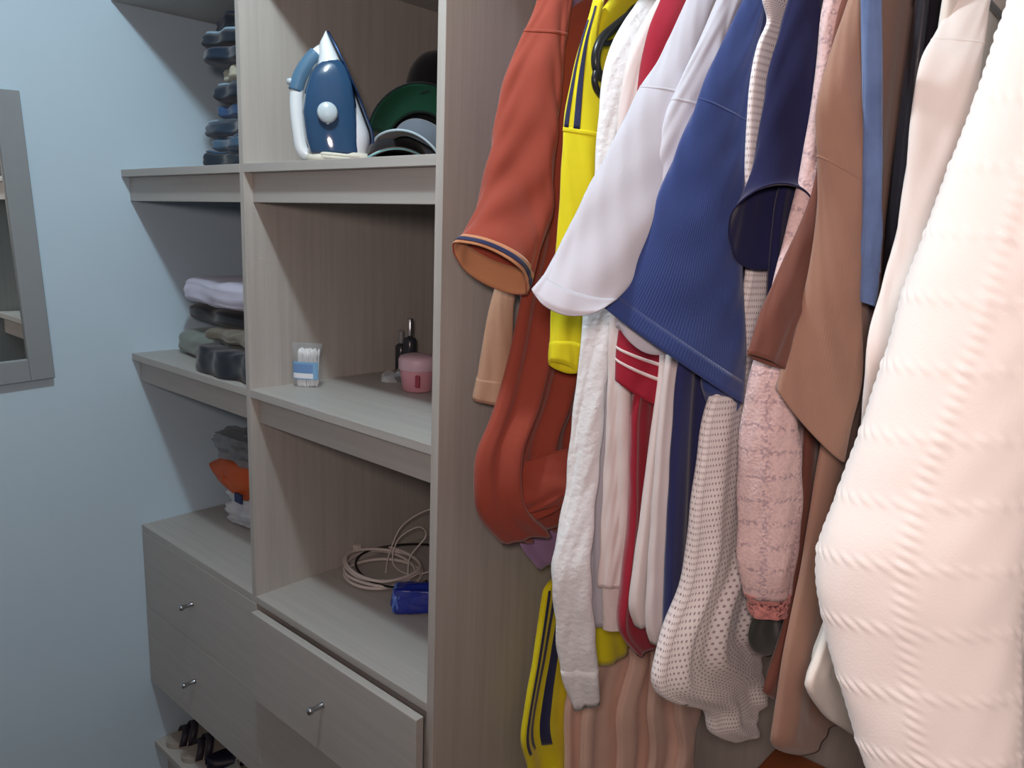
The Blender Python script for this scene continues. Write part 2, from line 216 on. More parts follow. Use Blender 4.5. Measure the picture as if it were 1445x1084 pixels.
def fabric(name, hexc, kind='plain', rough=.88, sheen=.25, var=.07, hex2=None, ribs=.3):
    mt, nt, b = newmat(name); N, L = nt.nodes, nt.links
    c = lin(hexc)
    tc = N.new('ShaderNodeTexCoord')
    uvs = tc.outputs['UV']
    nz = N.new('ShaderNodeTexNoise'); nz.inputs['Scale'].default_value = 26; nz.inputs['Detail'].default_value = 5
    L.new(tc.outputs['Object'], nz.inputs['Vector'])
    mx = N.new('ShaderNodeMix'); mx.data_type = 'RGBA'
    mx.inputs[6].default_value = tuple(x * (1 - var) for x in c[:3]) + (1,); mx.inputs[7].default_value = tuple(min(1, x * (1 + var)) for x in c[:3]) + (1,)
    L.new(nz.outputs[0], mx.inputs[0]); colout = mx.outputs[2]
    bp = N.new('ShaderNodeBump'); bp.inputs['Distance'].default_value = .001
    def wave(scale, direction='X'):
        w = N.new('ShaderNodeTexWave'); w.wave_type = 'BANDS'; w.bands_direction = direction; w.inputs['Scale'].default_value = scale
        w.inputs['Distortion'].default_value = .3; L.new(uvs, w.inputs['Vector']); return w.outputs['Fac']
    def math2(op, a, bb):
        q = N.new('ShaderNodeMath'); q.operation = op
        for i, s in enumerate((a, bb)):
            if isinstance(s, (int, float)): q.inputs[i].default_value = s
            else: L.new(s, q.inputs[i])
        return q.outputs[0]
    if kind == 'rib':
        h = wave(95); bp.inputs['Strength'].default_value = ribs; L.new(h, bp.inputs['Height'])
    elif kind == 'crinkle':
        n2 = N.new('ShaderNodeTexNoise'); n2.inputs['Scale'].default_value = 90; n2.inputs['Detail'].default_value = 3; L.new(tc.outputs['Object'], n2.inputs['Vector'])
        bp.inputs['Strength'].default_value = .8; bp.inputs['Distance'].default_value = .003; L.new(n2.outputs[0], bp.inputs['Height'])
    elif kind == 'tweed':
        n2 = N.new('ShaderNodeTexNoise'); n2.inputs['Scale'].default_value = 240; n2.inputs['Detail'].default_value = 3; L.new(tc.outputs['Object'], n2.inputs['Vector'])
        lines = math2('MAXIMUM', math2('POWER', wave(9), 8.0), math2('POWER', wave(9, 'Y'), 8.0))
        rp = N.new('ShaderNodeValToRGB'); rp.color_ramp.elements[0].position = .42; rp.color_ramp.elements[1].position = .62
        L.new(n2.outputs[0], rp.inputs[0])
        fac = math2('MULTIPLY', math2('ADD', .28, lines), rp.outputs[0])
        m2 = N.new('ShaderNodeMix'); m2.data_type = 'RGBA'; L.new(fac, m2.inputs[0]); L.new(colout, m2.inputs[6]); m2.inputs[7].default_value = lin(hex2)
        colout = m2.outputs[2]; bp.inputs['Strength'].default_value = .7; bp.inputs['Distance'].default_value = .002; L.new(n2.outputs[0], bp.inputs['Height'])
    elif kind == 'dots':
        sx = N.new('ShaderNodeSeparateXYZ'); L.new(uvs, sx.inputs[0])
        k = 115.0
        row = math2('FLOOR', math2('MULTIPLY', sx.outputs[1], k), 0)
        ux = math2('ADD', math2('MULTIPLY', sx.outputs[0], k), math2('MULTIPLY', math2('MODULO', row, 2.0), .5))
        fx = math2('SUBTRACT', math2('FRACT', ux, 0), .5); fy = math2('SUBTRACT', math2('FRACT', math2('MULTIPLY', sx.outputs[1], k), 0), .5)
        d = math2('ADD', math2('MULTIPLY', fx, fx), math2('MULTIPLY', fy, fy))
        fac = math2('LESS_THAN', d, .055)
        m2 = N.new('ShaderNodeMix'); m2.data_type = 'RGBA'; L.new(fac, m2.inputs[0]); L.new(colout, m2.inputs[6]); m2.inputs[7].default_value = lin(hex2)
        colout = m2.outputs[2]; bp.inputs['Strength'].default_value = .15; L.new(nz.outputs[0], bp.inputs['Height'])
    elif kind == 'denim':
        n2 = N.new('ShaderNodeTexNoise'); n2.inputs['Scale'].default_value = 18; n2.inputs['Detail'].default_value = 6; L.new(tc.outputs['Object'], n2.inputs['Vector'])
        m2 = N.new('ShaderNodeMix'); m2.data_type = 'RGBA'
        fac = math2('MULTIPLY', math2('SUBTRACT', n2.outputs[0], .42), 2.2); L.new(fac, m2.inputs[0]); L.new(colout, m2.inputs[6]); m2.inputs[7].default_value = lin(hex2)
        m2.clamp_factor = True
        colout = m2.outputs[2]; bp.inputs['Strength'].default_value = .4
        n3 = N.new('ShaderNodeTexNoise'); n3.inputs['Scale'].default_value = 500; L.new(tc.outputs['Object'], n3.inputs['Vector']); L.new(n3.outputs[0], bp.inputs['Height'])
    elif kind == 'check':     # small grid embossed in the cloth
        h = math2('MAXIMUM', wave(14), wave(14, 'Y')); bp.inputs['Strength'].default_value = .25; L.new(h, bp.inputs['Height'])
    else:
        n3 = N.new('ShaderNodeTexNoise'); n3.inputs['Scale'].default_value = 420; n3.inputs['Detail'].default_value = 2; L.new(tc.outputs['Object'], n3.inputs['Vector'])
        bp.inputs['Strength'].default_value = .2; L.new(n3.outputs[0], bp.inputs['Height'])
    L.new(colout, b.inputs['Base Color']); L.new(bp.outputs[0], b.inputs['Normal'])
    b.inputs['Roughness'].default_value = rough; b.inputs['Specular IOR Level'].default_value = .25
    b.inputs['Sheen Weight'].default_value = sheen; b.inputs['Sheen Roughness'].default_value = .5
    return mt

M_wood = wood('oak_upright', '#aca7a1', '#bcb7b1', 'z')
M_woodx = wood('oak_shelf', '#adaaa5', '#bab6b1', 'x')
M_wall = plain('wall_paint', '#c3dbea', .75, spec=.2, var=.02, scale=8)
M_wall2 = plain('room_paint', '#8f8983', .8, spec=.2, var=.02, scale=8)
M_ceil = plain('ceiling_paint', '#a5a5a3', .9, spec=.1, var=.02)
M_floor = wood('floor_boards', '#4d4038', '#5f5046', 'x')
M_chrome = plain('brushed_steel', '#b9bcc0', .28, 1)
M_dark = plain('dark_gap', '#2a2725', .8)
M_mirror = plain('mirror_glass', '#e4ebea', .01, 1, var=0)
M_frame = plain('mirror_frame_paint', '#8f979b', .55, var=.04, scale=30)
M_blackp = plain('black_plastic', '#26282a', .32)
M_greyp = plain('grey_plastic', '#8a8d90', .4)

# ------------------------------------------------------------------ the room
def struct(name, b, mat): return tag(box(name, b, mat, bevel=0), kind='structure')
struct('wall_left', (-.1, 0, -2.0, .60, 0, 2.32), M_wall)
struct('wall_back', (-.1, 3.1, .515, .60, 0, 2.32), M_wall2)
struct('wall_right', (3.0, 3.1, -2.0, .515, 0, 2.32), M_wall2)
struct('wall_front', (-.1, 3.1, -2.1, -2.0, 0, 2.32), M_wall2)
struct('floor', (-.1, 3.1, -2.1, .60, -.1, 0), M_floor)
struct('ceiling', (-.1, 3.1, -2.1, .60, 2.32, 2.42), M_ceil)

# ------------------------------------------------------------------ built-in closet
X1, X2, X3, X4, XR = .494, .508, .999, 1.014, 2.35
Z0, Z1, Z2, Z3, Z5 = 1.888, 1.550, 1.150, .742, .172
T, DEP = .015, .500
closet = thing('built_in_closet', 'pale oak built-in closet with open shelves, drawers and hanging bay', 'closet')
box('divider', (X1, X2, .0004, DEP, 0, 2.2), M_wood, closet)
box('side_panel', (X3, X4, 0, DEP, 0, 2.2), M_wood, closet)
box('side_panel', (XR, XR + T, 0, DEP, 0, 2.2), M_wood, closet)
box('back_panel', (.001, XR, DEP, DEP + .006, 0, 2.2), M_wood, closet)
box('top_board', (.001, XR, 0, DEP, 2.2, 2.2 + T), M_woodx, closet)
box('shelf', (X4, XR, .0003, DEP, Z0, Z0 + T), M_woodx, closet)
for (xa, xb) in ((.001, X1), (X2, X3)):
    for z in (Z0 + T, Z1, Z2, Z3):
        box('shelf', (xa, xb, .0003 if z != Z3 else .0002, DEP, z - T, z), M_woodx, closet)
    for z in (Z1, Z2):
        box('shelf_apron', (xa, xb, .017, .032, z - T - .050, z - T), M_woodx, closet)
    box('shelf', (xa, xb, .0003, DEP, Z5 - T, Z5), M_woodx, closet)
    box('plinth', (xa, xb, .03, .045, 0, Z5 - T), M_woodx, closet)
box('drawer_rail', (X2, X3, .02, .035, .335, .345), M_woodx, closet)

def drawer(x0, x1, z0, z1, yf, knob, tint=M_woodx):
    fr = box('drawer', (x0, x1, yf, yf + T, z0, z1), tint, closet, bevel=.001)
    box('drawer_box', (x0 + .03, x1 - .03, yf + T, .42, z0 + .02, z1 - .045), M_woodx, fr, bevel=0)
    if knob:
        k = lathe('knob', [(.0001, 0), (.0058, 0), (.0046, .002), (.0042, .020), (.0060, .022), (.0064, .026), (.0056, .029), (.0001, .030)], M_chrome, fr, 20, (knob[0], yf, knob[1]), 'y', cap=False)
    return fr
drawer(.002, X2 - .001, .535, Z3 - T - .001, -.0005, (.242, .628))
drawer(.002, X2 - .001, .339, .533, -.0005, (.236, .440))
drawer(.536, 1.006, .548, .729, -.027, (.765, .642))
drawer(X2 + .001, X3 - .001, .345, .540, -.0005, (.765, .442))

def rod(z, x0, x1, y):
    n = 24; v = []
    for x in (x0, x1):
        for i in range(n):
            a = 2 * math.pi * i / n; v.append((x, y + .0075 * math.cos(a), z + .0145 * math.sin(a)))
    f = gridf(n, 2, True); f += [tuple(range(n - 1, -1, -1)), tuple(range(n, 2 * n))]
    return mk('hanging_rod', v, f, M_chrome, closet)
ZR, YR = 1.832, .265
ZL, YL = .935, .262
for z, y in ((ZR, YR), (ZL, YL)):
    rd = rod(z, X4, XR, y)
    box('rod_socket', (X4, X4 + .006, y - .014, y + .014, z - .022, z + .022), M_chrome, rd)

# ------------------------------------------------------------------ mirror on the left wall
rt = thing('wall_mirror', 'rectangular mirror in a wide grey frame hung on the blue wall', 'mirror', (.0, -.165, 1.116), (math.radians(2.35), 0, 0))
W_, H_, B_ = .46, .567, .045
for nm, b in (('frame_stile', (0, .02, -B_, 0, 0, H_)), ('frame_stile', (0, .02, -W_, -W_ + B_, 0, H_)),
              ('frame_rail', (0, .02, -W_ + B_, -B_, 0, B_)), ('frame_rail', (0, .02, -W_ + B_, -B_, H_ - B_ - .02, H_))):
    box(nm, b, M_frame, rt, bevel=.0015)
box('mirror_glass', (.004, .012, -W_ + B_, -B_, B_, H_ - B_ - .02), M_mirror, rt, bevel=0)

# ------------------------------------------------------------------ cloth engine
class Tube:
    """a cloth tube lofted through stations: centre, half-width vector, half-thickness; faces of normal n"""
    def __init__(s, rows, n, nv=90, open_=0.0, sag=0.0, wr=.003, folds=3, meander=0.0, lam=.09, seed=0, power=1.0, fx=None, drift=.6, lowfree=.35, me0=0.0):
        rows = np.asarray(rows, float); s.nv = nv
        seg = np.linalg.norm(np.diff(rows[:, :3], axis=0), axis=1); t = np.concatenate([[0], np.cumsum(seg)]); t /= t[-1]
        P = catmull(rows, nv * 3); d = np.concatenate([[0], np.cumsum(np.linalg.norm(np.diff(P[:, :3], axis=0), axis=1))])
        s.len = d[-1]; q = np.linspace(0, d[-1], nv)
        s.P = np.stack([np.interp(q, d, P[:, i]) for i in range(7)], 1)
        s.n = np.array([n[0], n[1], 0.0]); s.open, s.sag, s.wr, s.folds, s.me, s.lam, s.pw, s.fx, s.drift, s.lf, s.me0 = open_, sag, wr, folds, meander, lam, power, fx, drift, lowfree, me0
        rg = random.Random(seed); s.ph = [rg.uniform(0, 6.28) for _ in range(12)]
        s.circ = 4 * np.max(np.linalg.norm(s.P[:, 3:6], axis=1))
    def at(s, u, v, off=0.0):
        """u, v arrays in 0..1 -> points; u=.5 faces the viewer side, .75 front edge"""
        u, v = np.broadcast_arrays(u, v)
        k = np.clip(v, 0, 1) * (s.nv - 1)
        R = np.stack([np.interp(k, np.arange(s.nv), s.P[:, i]) for i in range(7)], -1)
        c, W, t = R[..., :3], R[..., 3:6], R[..., 6:7]
        wl = np.linalg.norm(W, axis=-1, keepdims=True); Wh = W / wl
        Tn = s.n - Wh * (Wh @ s.n)[..., None]; Tn /= np.linalg.norm(Tn, axis=-1, keepdims=True)
        th = -math.pi / 2 + 2 * math.pi * u
        co, si = np.cos(th)[..., None], np.sin(th)[..., None]
        if s.pw != 1: si_s = np.sign(si) * np.abs(si) ** s.pw
        else: si_s = si
        Dn = np.cross(Tn, Wh); Dn = np.where(Dn[..., 2:3] > 0, -Dn, Dn)
        ramp = (np.clip((v - (1 - s.lf)) / s.lf, 0, 1) ** 1.6)[..., None]
        p = c + W * co + Tn * t * si_s
        p = p - Dn * s.open * ramp * si + Dn * s.sag * ramp * si * si * (si > 0)
        nr = Wh * co * (t / wl) + Tn * si; nr = nr / (np.linalg.norm(nr, axis=-1, keepdims=True) + 1e-9)
        nr = Wh * co * .6 + Tn * si; nr /= np.linalg.norm(nr, axis=-1, keepdims=True)
        L = v * s.len; h = s.ph; amp = (.35 + .65 * v)
        w = sum(np.sin(2 * math.pi * (s.folds + j) * u + h[j] + s.drift * (5 + 3 * j) * np.sin(2.1 * v * (1 + j * .4) + h[j + 3])) / (1 + .5 * j) for j in range(3))
        w = w + .6 * np.sin(2 * math.pi * (L / .07 + 1.2 * np.sin(th + h[6])) + h[7]) * np.sin(3 * th + h[8] + 4 * v) 
        p = p + nr * (s.wr * amp * w)[..., None]
        if s.me:
            a = (wl[..., 0] * co[..., 0]) + wl[..., 0]
            mw = np.sin(2 * math.pi * a / s.lam + h[9] + 1.1 * v) + .45 * np.sin(2 * math.pi * a / (s.lam * .47) + h[10] - 1.6 * v)
            p = p + Tn * (s.me * np.clip((v - s.me0) * 1.6, 0, 1) * mw)[..., None]
        o = off
        if s.fx is not None: o = o + s.fx((u * s.circ), L)
        return p + nr * (np.asarray(o)[..., None] if np.ndim(o) else o)
    def mesh(s, name, mat, parent, nu=56, u0=0., u1=1., v0=0., v1=1., off=0.0, nv=None, solid=.0016, root=(0, 0, 0), vfun=None):
        nv = nv or max(3, int(s.nv * (v1 - v0)) + 2)
        full = (u1 - u0) > .999
        U = np.linspace(u0, u1, nu + 1)
        V = np.linspace(v0, v1, nv)
        uu, vv = np.meshgrid(U, V)
        P = s.at(uu, vv, off)
        if full: P[:, -1] = P[:, 0]
        uv = np.stack([uu * s.circ, vv * s.len], -1).reshape(-1, 2)
        o = mk(name, P.reshape(-1, 3), gridf(nu + 1, nv), mat, parent, uv, True, root, solid)
        if full:
            import bmesh
            bm = bmesh.new(); bm.from_mesh(o.data); bmesh.ops.remove_doubles(bm, verts=bm.verts, dist=1e-6); bm.to_mesh(o.data); bm.free()
        return o

def sleeve(key, **k): d = D[key]; return Tube(d['r'], d['n'], **k)

def body_rows(c, edge, yb=.448, th=.011, tall=True, low=.016, neck=True, sk=None, back=0.0):
    e = sorted(edge, key=lambda q: -q[1]); rows = []
    def ring(yf, yb_, z, t): rows.append([c, (yf + yb_) / 2, z, 0, (yb_ - yf) / 2, 0, t])
    if neck:
        sr = np.array(D[sk]['r'])[::-1] if sk else None
        sy = (lambda z: float(np.interp(z, sr[:, 2], sr[:, 1])) + .014 if sr[0, 2] < z else .09) if sk else (lambda z: .09)
        for yf, y2, z, t in ((.212, .318, 1.778, .012), (.175, .355, 1.764, .011), (.135, .395, 1.738, .010), (.100, .430, 1.708, .009), (.086, .444, 1.680, .010)):
            if z > e[0][1] + .02: ring(min(max(yf, sy(z), back), .20 if z < 1.77 else .22), y2, z, t)
        for z in (1.62, 1.54, 1.46, 1.38):
            if e[0][1] < z - .04: ring(max(.085, sy(z), back), yb, z, .011)
    z0 = e[0][1]; z9 = e[-1][1]
    for y, z in e:
        f = (z0 - z) / max(1e-6, z0 - z9); ring(y, yb, z, th + (low - th) * f)
    return rows

def hanger(c, label, mat=None, y=.265, zr=ZR, rz=0, half=.125, drop=.07):
    mat = mat or M_blackp
    t = thing('clothes_hanger', label, 'hanger', (c, y, zr - .07), group=None)
    o = (c, y, zr - .07)
    R_ = .0155; hk = [(c, y, zr - .06)]
    hk += [(c, y + .004, zr - .03), (c, y + .014, zr - .012)]
    for k in range(9):
        a = math.radians(-15 + 25 * k); hk.append((c, y + R_ * math.cos(a), zr + .004 + R_ * math.sin(a)))
    pipe('hook', hk, .0018, M_chrome, t, 8, 40, off=o)
    zt, ze = zr - .062, zr - .062 - drop
    L = [(c, y + s * half * f, zt + (ze - zt) * (f ** 1.25)) for s, f in ((-1, 1), (-1, .75), (-1, .45), (-1, .2), (1, 0), (1, .2), (1, .45), (1, .75), (1, 1))]
    pipe('shoulder_bar', L, .0045, mat, t, 10, 50, off=o)
    pipe('trouser_bar', [(c, y - half, ze), (c, y - half * .98, ze - .012), (c, y, ze - .014), (c, y + half * .98, ze - .012), (c, y + half, ze)], .003, mat, t, 8, 40, off=o)
    return t

def garment(name, label, cat, c): return thing(name, label, cat, (c, .265, 1.75))
def R0(c): return (c, .265, 1.75)
# ------------------------------------------------------------------ hanging garments, left to right
F_tan = fabric('tan_cotton', '#b8937a'); F_rust = fabric('rust_cotton', '#9e4737', var=.05)
F_yel = fabric('yellow_jersey', '#ece01c', rough=.7); F_navs = fabric('navy_print', '#2a2f55', rough=.7)
F_white = fabric('white_cotton', '#cfced8', var=.03); F_crin = fabric('white_crinkle', '#f8fafd', 'crinkle', var=.03)
F_pinkw = fabric('warm_white_cotton', '#ece0dd', var=.03); F_red = fabric('crimson_pique', '#a31f34', 'plain'); F_pip = fabric('white_piping', '#ecd9d6')
F_blue = fabric('royal_blue_rib', '#33457f', 'rib', sheen=.4); F_blued = fabric('dark_blue_cotton', '#2e3262'); F_nav = fabric('navy_cotton', '#20224c', sheen=.2)
F_dots = fabric('dotted_cotton', '#fdf6f5', 'dots', hex2='#b3a1a6', var=.02); F_tweed = fabric('pink_tweed', '#f4d4d1', 'tweed', hex2='#c4a8ae')
F_fringe = fabric('pink_fringe', '#e59a94', 'tweed', hex2='#6b3a3c'); F_brown = fabric('brown_rib', '#a98371', 'rib', ribs=.14); F_dbrown = fabric('dark_brown_knit', '#7a4c40')
F_den = fabric('denim_shirt', '#6f88b8', 'denim', hex2='#5a6f9c'); F_blk = fabric('black_satin', '#2c2a30', rough=.38, sheen=0)
F_ivory = fabric('ivory_cotton', '#f8efe9', var=.02); F_knit = fabric('off_white_knit', '#fbf4ef', var=.02, sheen=.3)
F_lil = fabric('lilac_cotton', '#a987b4'); F_beige = fabric('beige_twill', '#efcdbb'); F_beige2 = fabric('tan_twill', '#f2d3c4'); F_green = fabric('dark_green_knit', '#3a3f3a')
F_trim = fabric('tan_trim', '#c98d66'); F_lining = fabric('ivory_lining', '#efe8df', rough=.5)

def band(tb, name, mat, parent, c, v0, v1, u0=0., u1=1., off=.0012, nu=56, nv=None):
    return tb.mesh(name, mat, parent, nu, u0, u1, v0, v1, off, nv or max(3, int((v1 - v0) * 90) + 2), .0008, R0(c))

def full_body(c, key, mat, t, **k):
    bk = {a: k.pop(a) for a in ('yb', 'th', 'low', 'neck', 'sk', 'back') if a in k}
    k.setdefault('power', .55); k.setdefault('wr', .0008); k.setdefault('meander', .007)
    b = Tube(body_rows(c, D[key], **bk), (1, 0), nv=90, **k)
    return b, b.mesh('body', mat, t, 120, root=R0(c))

# tan tee
c = 1.058; t = garment('tan_shirt', 'tan short-sleeved shirt, mostly hidden behind the rust shirt beside the side panel', 'shirt', c)
full_body(c, 'tanb_body', F_tan, t, yb=.44, sk='tan_sleeve', back=.13, seed=1, meander=.003, th=.008, low=.009)
s_ = sleeve('tan_sleeve', open_=-.004, seed=2, wr=.0012); s_.mesh('sleeve', F_tan, t, root=R0(c)); band(s_, 'sleeve_hem', F_tan, t, c, .90, .995)
hanger(c, 'black hanger holding the tan shirt at the left end of the rod')

# lilac tee
c = 1.078; t = garment('lilac_top', 'lilac top whose pointed hem shows just below the rust shirt', 'top', c)
full_body(c, 'lilac_body', F_lil, t, yb=.40, seed=4, meander=.002, th=.007, low=.007)
hanger(c, 'black hanger inside the lilac top')

# rust shirt
c = 1.10; t = garment('rust_shirt', 'rust orange long shirt with striped cuff trim and folded tail', 'shirt', c)
b, _ = full_body(c, 'rust_body', F_rust, t, yb=.36, sk='rust_sleeve', seed=7, meander=.010, lam=.075, low=.018, open_=.012, lowfree=.2)
s_ = sleeve('rust_sleeve', open_=.021, seed=3, wr=.0034, folds=2, lowfree=.3); s_.mesh('sleeve', F_rust, t, root=R0(c), nu=72)
cf = band(s_, 'cuff_trim', F_trim, t, c, .955, 1.0, off=.0010, nv=6); band(s_, 'trim_stripe', F_navs, cf, c, .968, .986, off=.0020, nv=5); band(s_, 'inner_facing', F_trim, t, c, .935, .999, off=-.0018, nv=6)
band(s_, 'shoulder_seam', F_rust, t, c, .262, .272, off=.0012, nv=4)
ft = sleeve('rust_flap_tube', nv=40, open_=.010, seed=5, wr=.0022, lowfree=.6); ft.mesh('folded_tail', F_rust, t, 56, root=R0(c), nv=40)
hanger(c, 'black hanger carrying the rust orange shirt')

# yellow jersey
c = 1.165; t = garment('yellow_jersey', 'bright yellow sports jersey with navy shoulder stripes beside the rust shirt', 'jersey', c)
full_body(c, 'yellow_body', F_yel, t, yb=.43, sk='yellow_sleeve', seed=9, meander=.006)
s_ = sleeve('yellow_sleeve', open_=.006, seed=10, wr=.0012, sag=0); s_.mesh('sleeve', F_yel, t, root=R0(c))
for u0, u1, va in ((.545, .605, .02), (.655, .71, .06)): band(s_, 'shoulder_stripe', F_navs, t, c, va, .345, u0, u1, off=.0012, nu=8)
band(s_, 'sleeve_seam', F_yel, t, c, .345, .357, off=.001, nv=4); band(s_, 'sleeve_hem', F_yel, t, c, .93, .995, off=.0008)
h = thing('clothes_hanger', 'thick black plastic hanger with looped end in the yellow jersey', 'hanger', (1.190, .265, 1.75)); o_ = (1.190, .265, 1.75)
pipe('hook', [(1.19, .265, 1.765), (1.19, .269, 1.80), (1.19, .281, 1.82), (1.19, .281, 1.836), (1.19, .266, 1.850), (1.19, .251, 1.838)], .0018, M_chrome, h, 8, 40, off=o_)
hp = lambda k: [(1.186, y, z) for y, z in D[k]]
pipe('shoulder_bar', [(1.19, .44, 1.69), (1.19, .35, 1.745), (1.19, .265, 1.768)] + hp('hang_bar'), .0058, M_blackp, h, 12, 90, off=o_)
pipe('end_loop', hp('hang_loop'), .0042, M_blackp, h, 10, 40, off=o_)
pipe('trouser_bar', hp('hang_low'), .0036, M_blackp, h, 10, 40, off=o_)

# white crinkled shirt
c = 1.215; t = garment('white_shirt', 'white crinkled long-sleeved shirt with its sleeve hanging lowest of the white shirts', 'shirt', c)
full_body(c, 'white_body', F_white, t, sk='white_long_sleeve', seed=12, meander=.007, lam=.06)
s_ = sleeve('white_long_sleeve', open_=-.003, seed=13, wr=.0022, folds=2, nv=130); s_.mesh('sleeve', F_crin, t, root=R0(c)); band(s_, 'cuff', F_crin, t, c, .925, .998, off=.0007)
cr = [[c, .265, 1.800, 0, .050, 0, .016], [c, .262, 1.785, 0, .056, 0, .018], [c, .258, 1.768, 0, .066, 0, .020], [c, .252, 1.750, 0, .080, 0, .021]]
Tube(cr, (1, 0), nv=24, wr=.001, seed=3).mesh('collar', F_white, t, 48, root=R0(c), nv=24)
hanger(c, 'black hanger inside the white crinkled shirt')

# warm-white cuffed top
c = 1.25; t = garment('cuffed_top', 'warm white long-sleeved top with a narrow ribbed cuff beside the red polo', 'top', c)
full_body(c, 'cream_body', F_pinkw, t, sk='cream_cuff_sleeve', seed=15, meander=.006, lam=.07)
s_ = sleeve('cream_cuff_sleeve', seed=16, wr=.0014, nv=120); s_.mesh('sleeve', F_pinkw, t, root=R0(c)); sleeve('cream_cuff', seed=16, wr=.0003).mesh('cuff', F_pinkw, t, root=R0(c))
hanger(c, 'black hanger inside the warm white cuffed top')

# red polo
c = 1.285; t = garment('red_polo', 'crimson red polo shirt with two white lines around its sleeve', 'polo shirt', c)
full_body(c, 'red_body', F_red, t, sk='red_sleeve', seed=18, meander=.006, lam=.08)
s_ = sleeve('red_sleeve', open_=-.004, seed=19, wr=.0012); s_.mesh('sleeve', F_red, t, root=R0(c))
for v0 in (.90, .935): band(s_, 'piping', F_pip, t, c, v0, v0 + .0085, off=.0012, nv=3)
hanger(c, 'black hanger inside the crimson polo')

# white tee
c = 1.305; t = garment('white_tee', 'plain white tee with its wide sleeve stretched over the yellow jersey', 't-shirt', c)
full_body(c, 'white_tee_body', F_pinkw, t, sk='white_sleeve', seed=21, meander=.006, lam=.07)
s_ = sleeve('white_sleeve', open_=-.004, sag=.012, seed=22, wr=.0016, folds=2, lowfree=.12); s_.mesh('sleeve', F_white, t, root=R0(c), nu=72)
band(s_, 'shoulder_seam', F_white, t, c, .365, .372, off=.0009, nv=3); band(s_, 'sleeve_hem', F_white, t, c, .945, .995, off=.0008)
hanger(c, 'white hanger inside the plain white tee', M_greyp)

# second white tee
c = 1.335; t = garment('white_tee', 'white tee tucked behind the ribbed blue tee, its curled cuff showing below', 't-shirt', c)
full_body(c, 'plain_tee_body', F_pinkw, t, sk='plain_sleeve', seed=24, meander=.006, lam=.07)
s_ = sleeve('plain_sleeve', open_=.005, sag=.02, seed=25, wr=.0024, folds=2, lowfree=.15); s_.mesh('sleeve', F_white, t, root=R0(c), nu=72)
band(s_, 'shoulder_seam', F_white, t, c, .40, .407, off=.0009, nv=3)
hanger(c, 'white hanger inside the white tee behind the blue one', M_greyp)

# ribbed blue tee
c = 1.365; t = garment('blue_tee', 'royal blue ribbed tee with a broad flared sleeve', 't-shirt', c)
full_body(c, 'blue_body', F_blued, t, sk='blue_sleeve', seed=27, meander=.006, lam=.09)
s_ = sleeve('blue_sleeve', open_=-.005, seed=28, wr=.0022, folds=1, lowfree=.2); s_.mesh('sleeve', F_blue, t, root=R0(c), nu=80)
band(s_, 'sleeve_hem', F_blue, t, c, .957, 1.0, off=.0006, nu=80); band(s_, 'shoulder_seam', F_blue, t, c, .42, .426, off=.0006, nv=3)
sleeve('blue_curl', open_=.014, seed=29, wr=.001, nv=30, lowfree=.6).mesh('curled_hem', F_blue, t, 48, root=R0(c), nv=30)
hanger(c, 'black hanger inside the ribbed blue tee')

# dotted shirt
c = 1.395; t = garment('dotted_shirt', 'white cotton shirt printed with tiny grey dots, long tail hanging low', 'shirt', c)
ed = D['dot_top'] + D['dot_body']; hem = D['dot_hem']
rows = body_rows(c, ed, yb=.27, th=.006, low=.016)
rows += [[c, (y + .275) / 2, z, 0, (.275 - y) / 2, 0, .015] for y, z in hem[1:-1]]
b = Tube(rows, (1, 0), nv=130, power=.55, wr=.0012, meander=.007, lam=.085, seed=31, me0=.35); b.mesh('body', F_dots, t, 110, root=R0(c))
b.mesh('placket', F_dots, t, 10, .70, .745, .30, .86, .0014, 80, .001, R0(c))
hanger(c, 'black hanger inside the dotted white shirt')

# navy tee
c = 1.43; t = garment('navy_tee', 'dark navy tee with its open sleeve facing the room', 't-shirt', c)
full_body(c, 'navy_body', F_nav, t, sk='navy_sleeve', seed=33, meander=.004)
s_ = sleeve('navy_sleeve', open_=.046, seed=34, wr=.0016, folds=2, lowfree=.25); s_.mesh('sleeve', F_nav, t, root=R0(c), nu=72); band(s_, 'sleeve_hem', F_nav, t, c, .90, 1.0, off=.0007)
hanger(c, 'black hanger inside the dark navy tee')

# dark green top
c = 1.446; t = garment('green_top', 'dark green knitted top peeping out under the pink tweed cuff', 'top', c)
full_body(c, 'green_body', F_green, t, back=.20, seed=36, meander=.003, th=.007, low=.008)
hanger(c, 'black hanger inside the dark green top')

# pink tweed cardigan
c = 1.463; t = garment('tweed_cardigan', 'pink tweed cardigan with fringed rose cuff', 'cardigan', c)
full_body(c, 'tweedb_body', F_tweed, t, sk='tweed_sleeve', seed=38, meander=.003, th=.008, low=.009)
s_ = sleeve('tweed_sleeve', seed=39, wr=.0014, nv=120); s_.mesh('sleeve', F_tweed, t, root=R0(c)); sleeve('tweed_cuff', seed=40, wr=.0012, folds=5).mesh('cuff', F_fringe, t, root=R0(c))
hanger(c, 'black hanger inside the pink tweed cardigan')

# dark brown top
c = 1.474; t = garment("brown_knit", 'dark reddish brown long knit behind the ribbed brown one', 'knitwear', c)
full_body(c, 'darkbrown_body', F_dbrown, t, sk='darkbrown_sleeve', seed=42, meander=.003, th=.008, low=.010)
s_ = sleeve('darkbrown_sleeve', open_=.002, seed=43, wr=.001); s_.mesh('sleeve', F_dbrown, t, root=R0(c))
hanger(c, 'black hanger inside the dark brown knit')

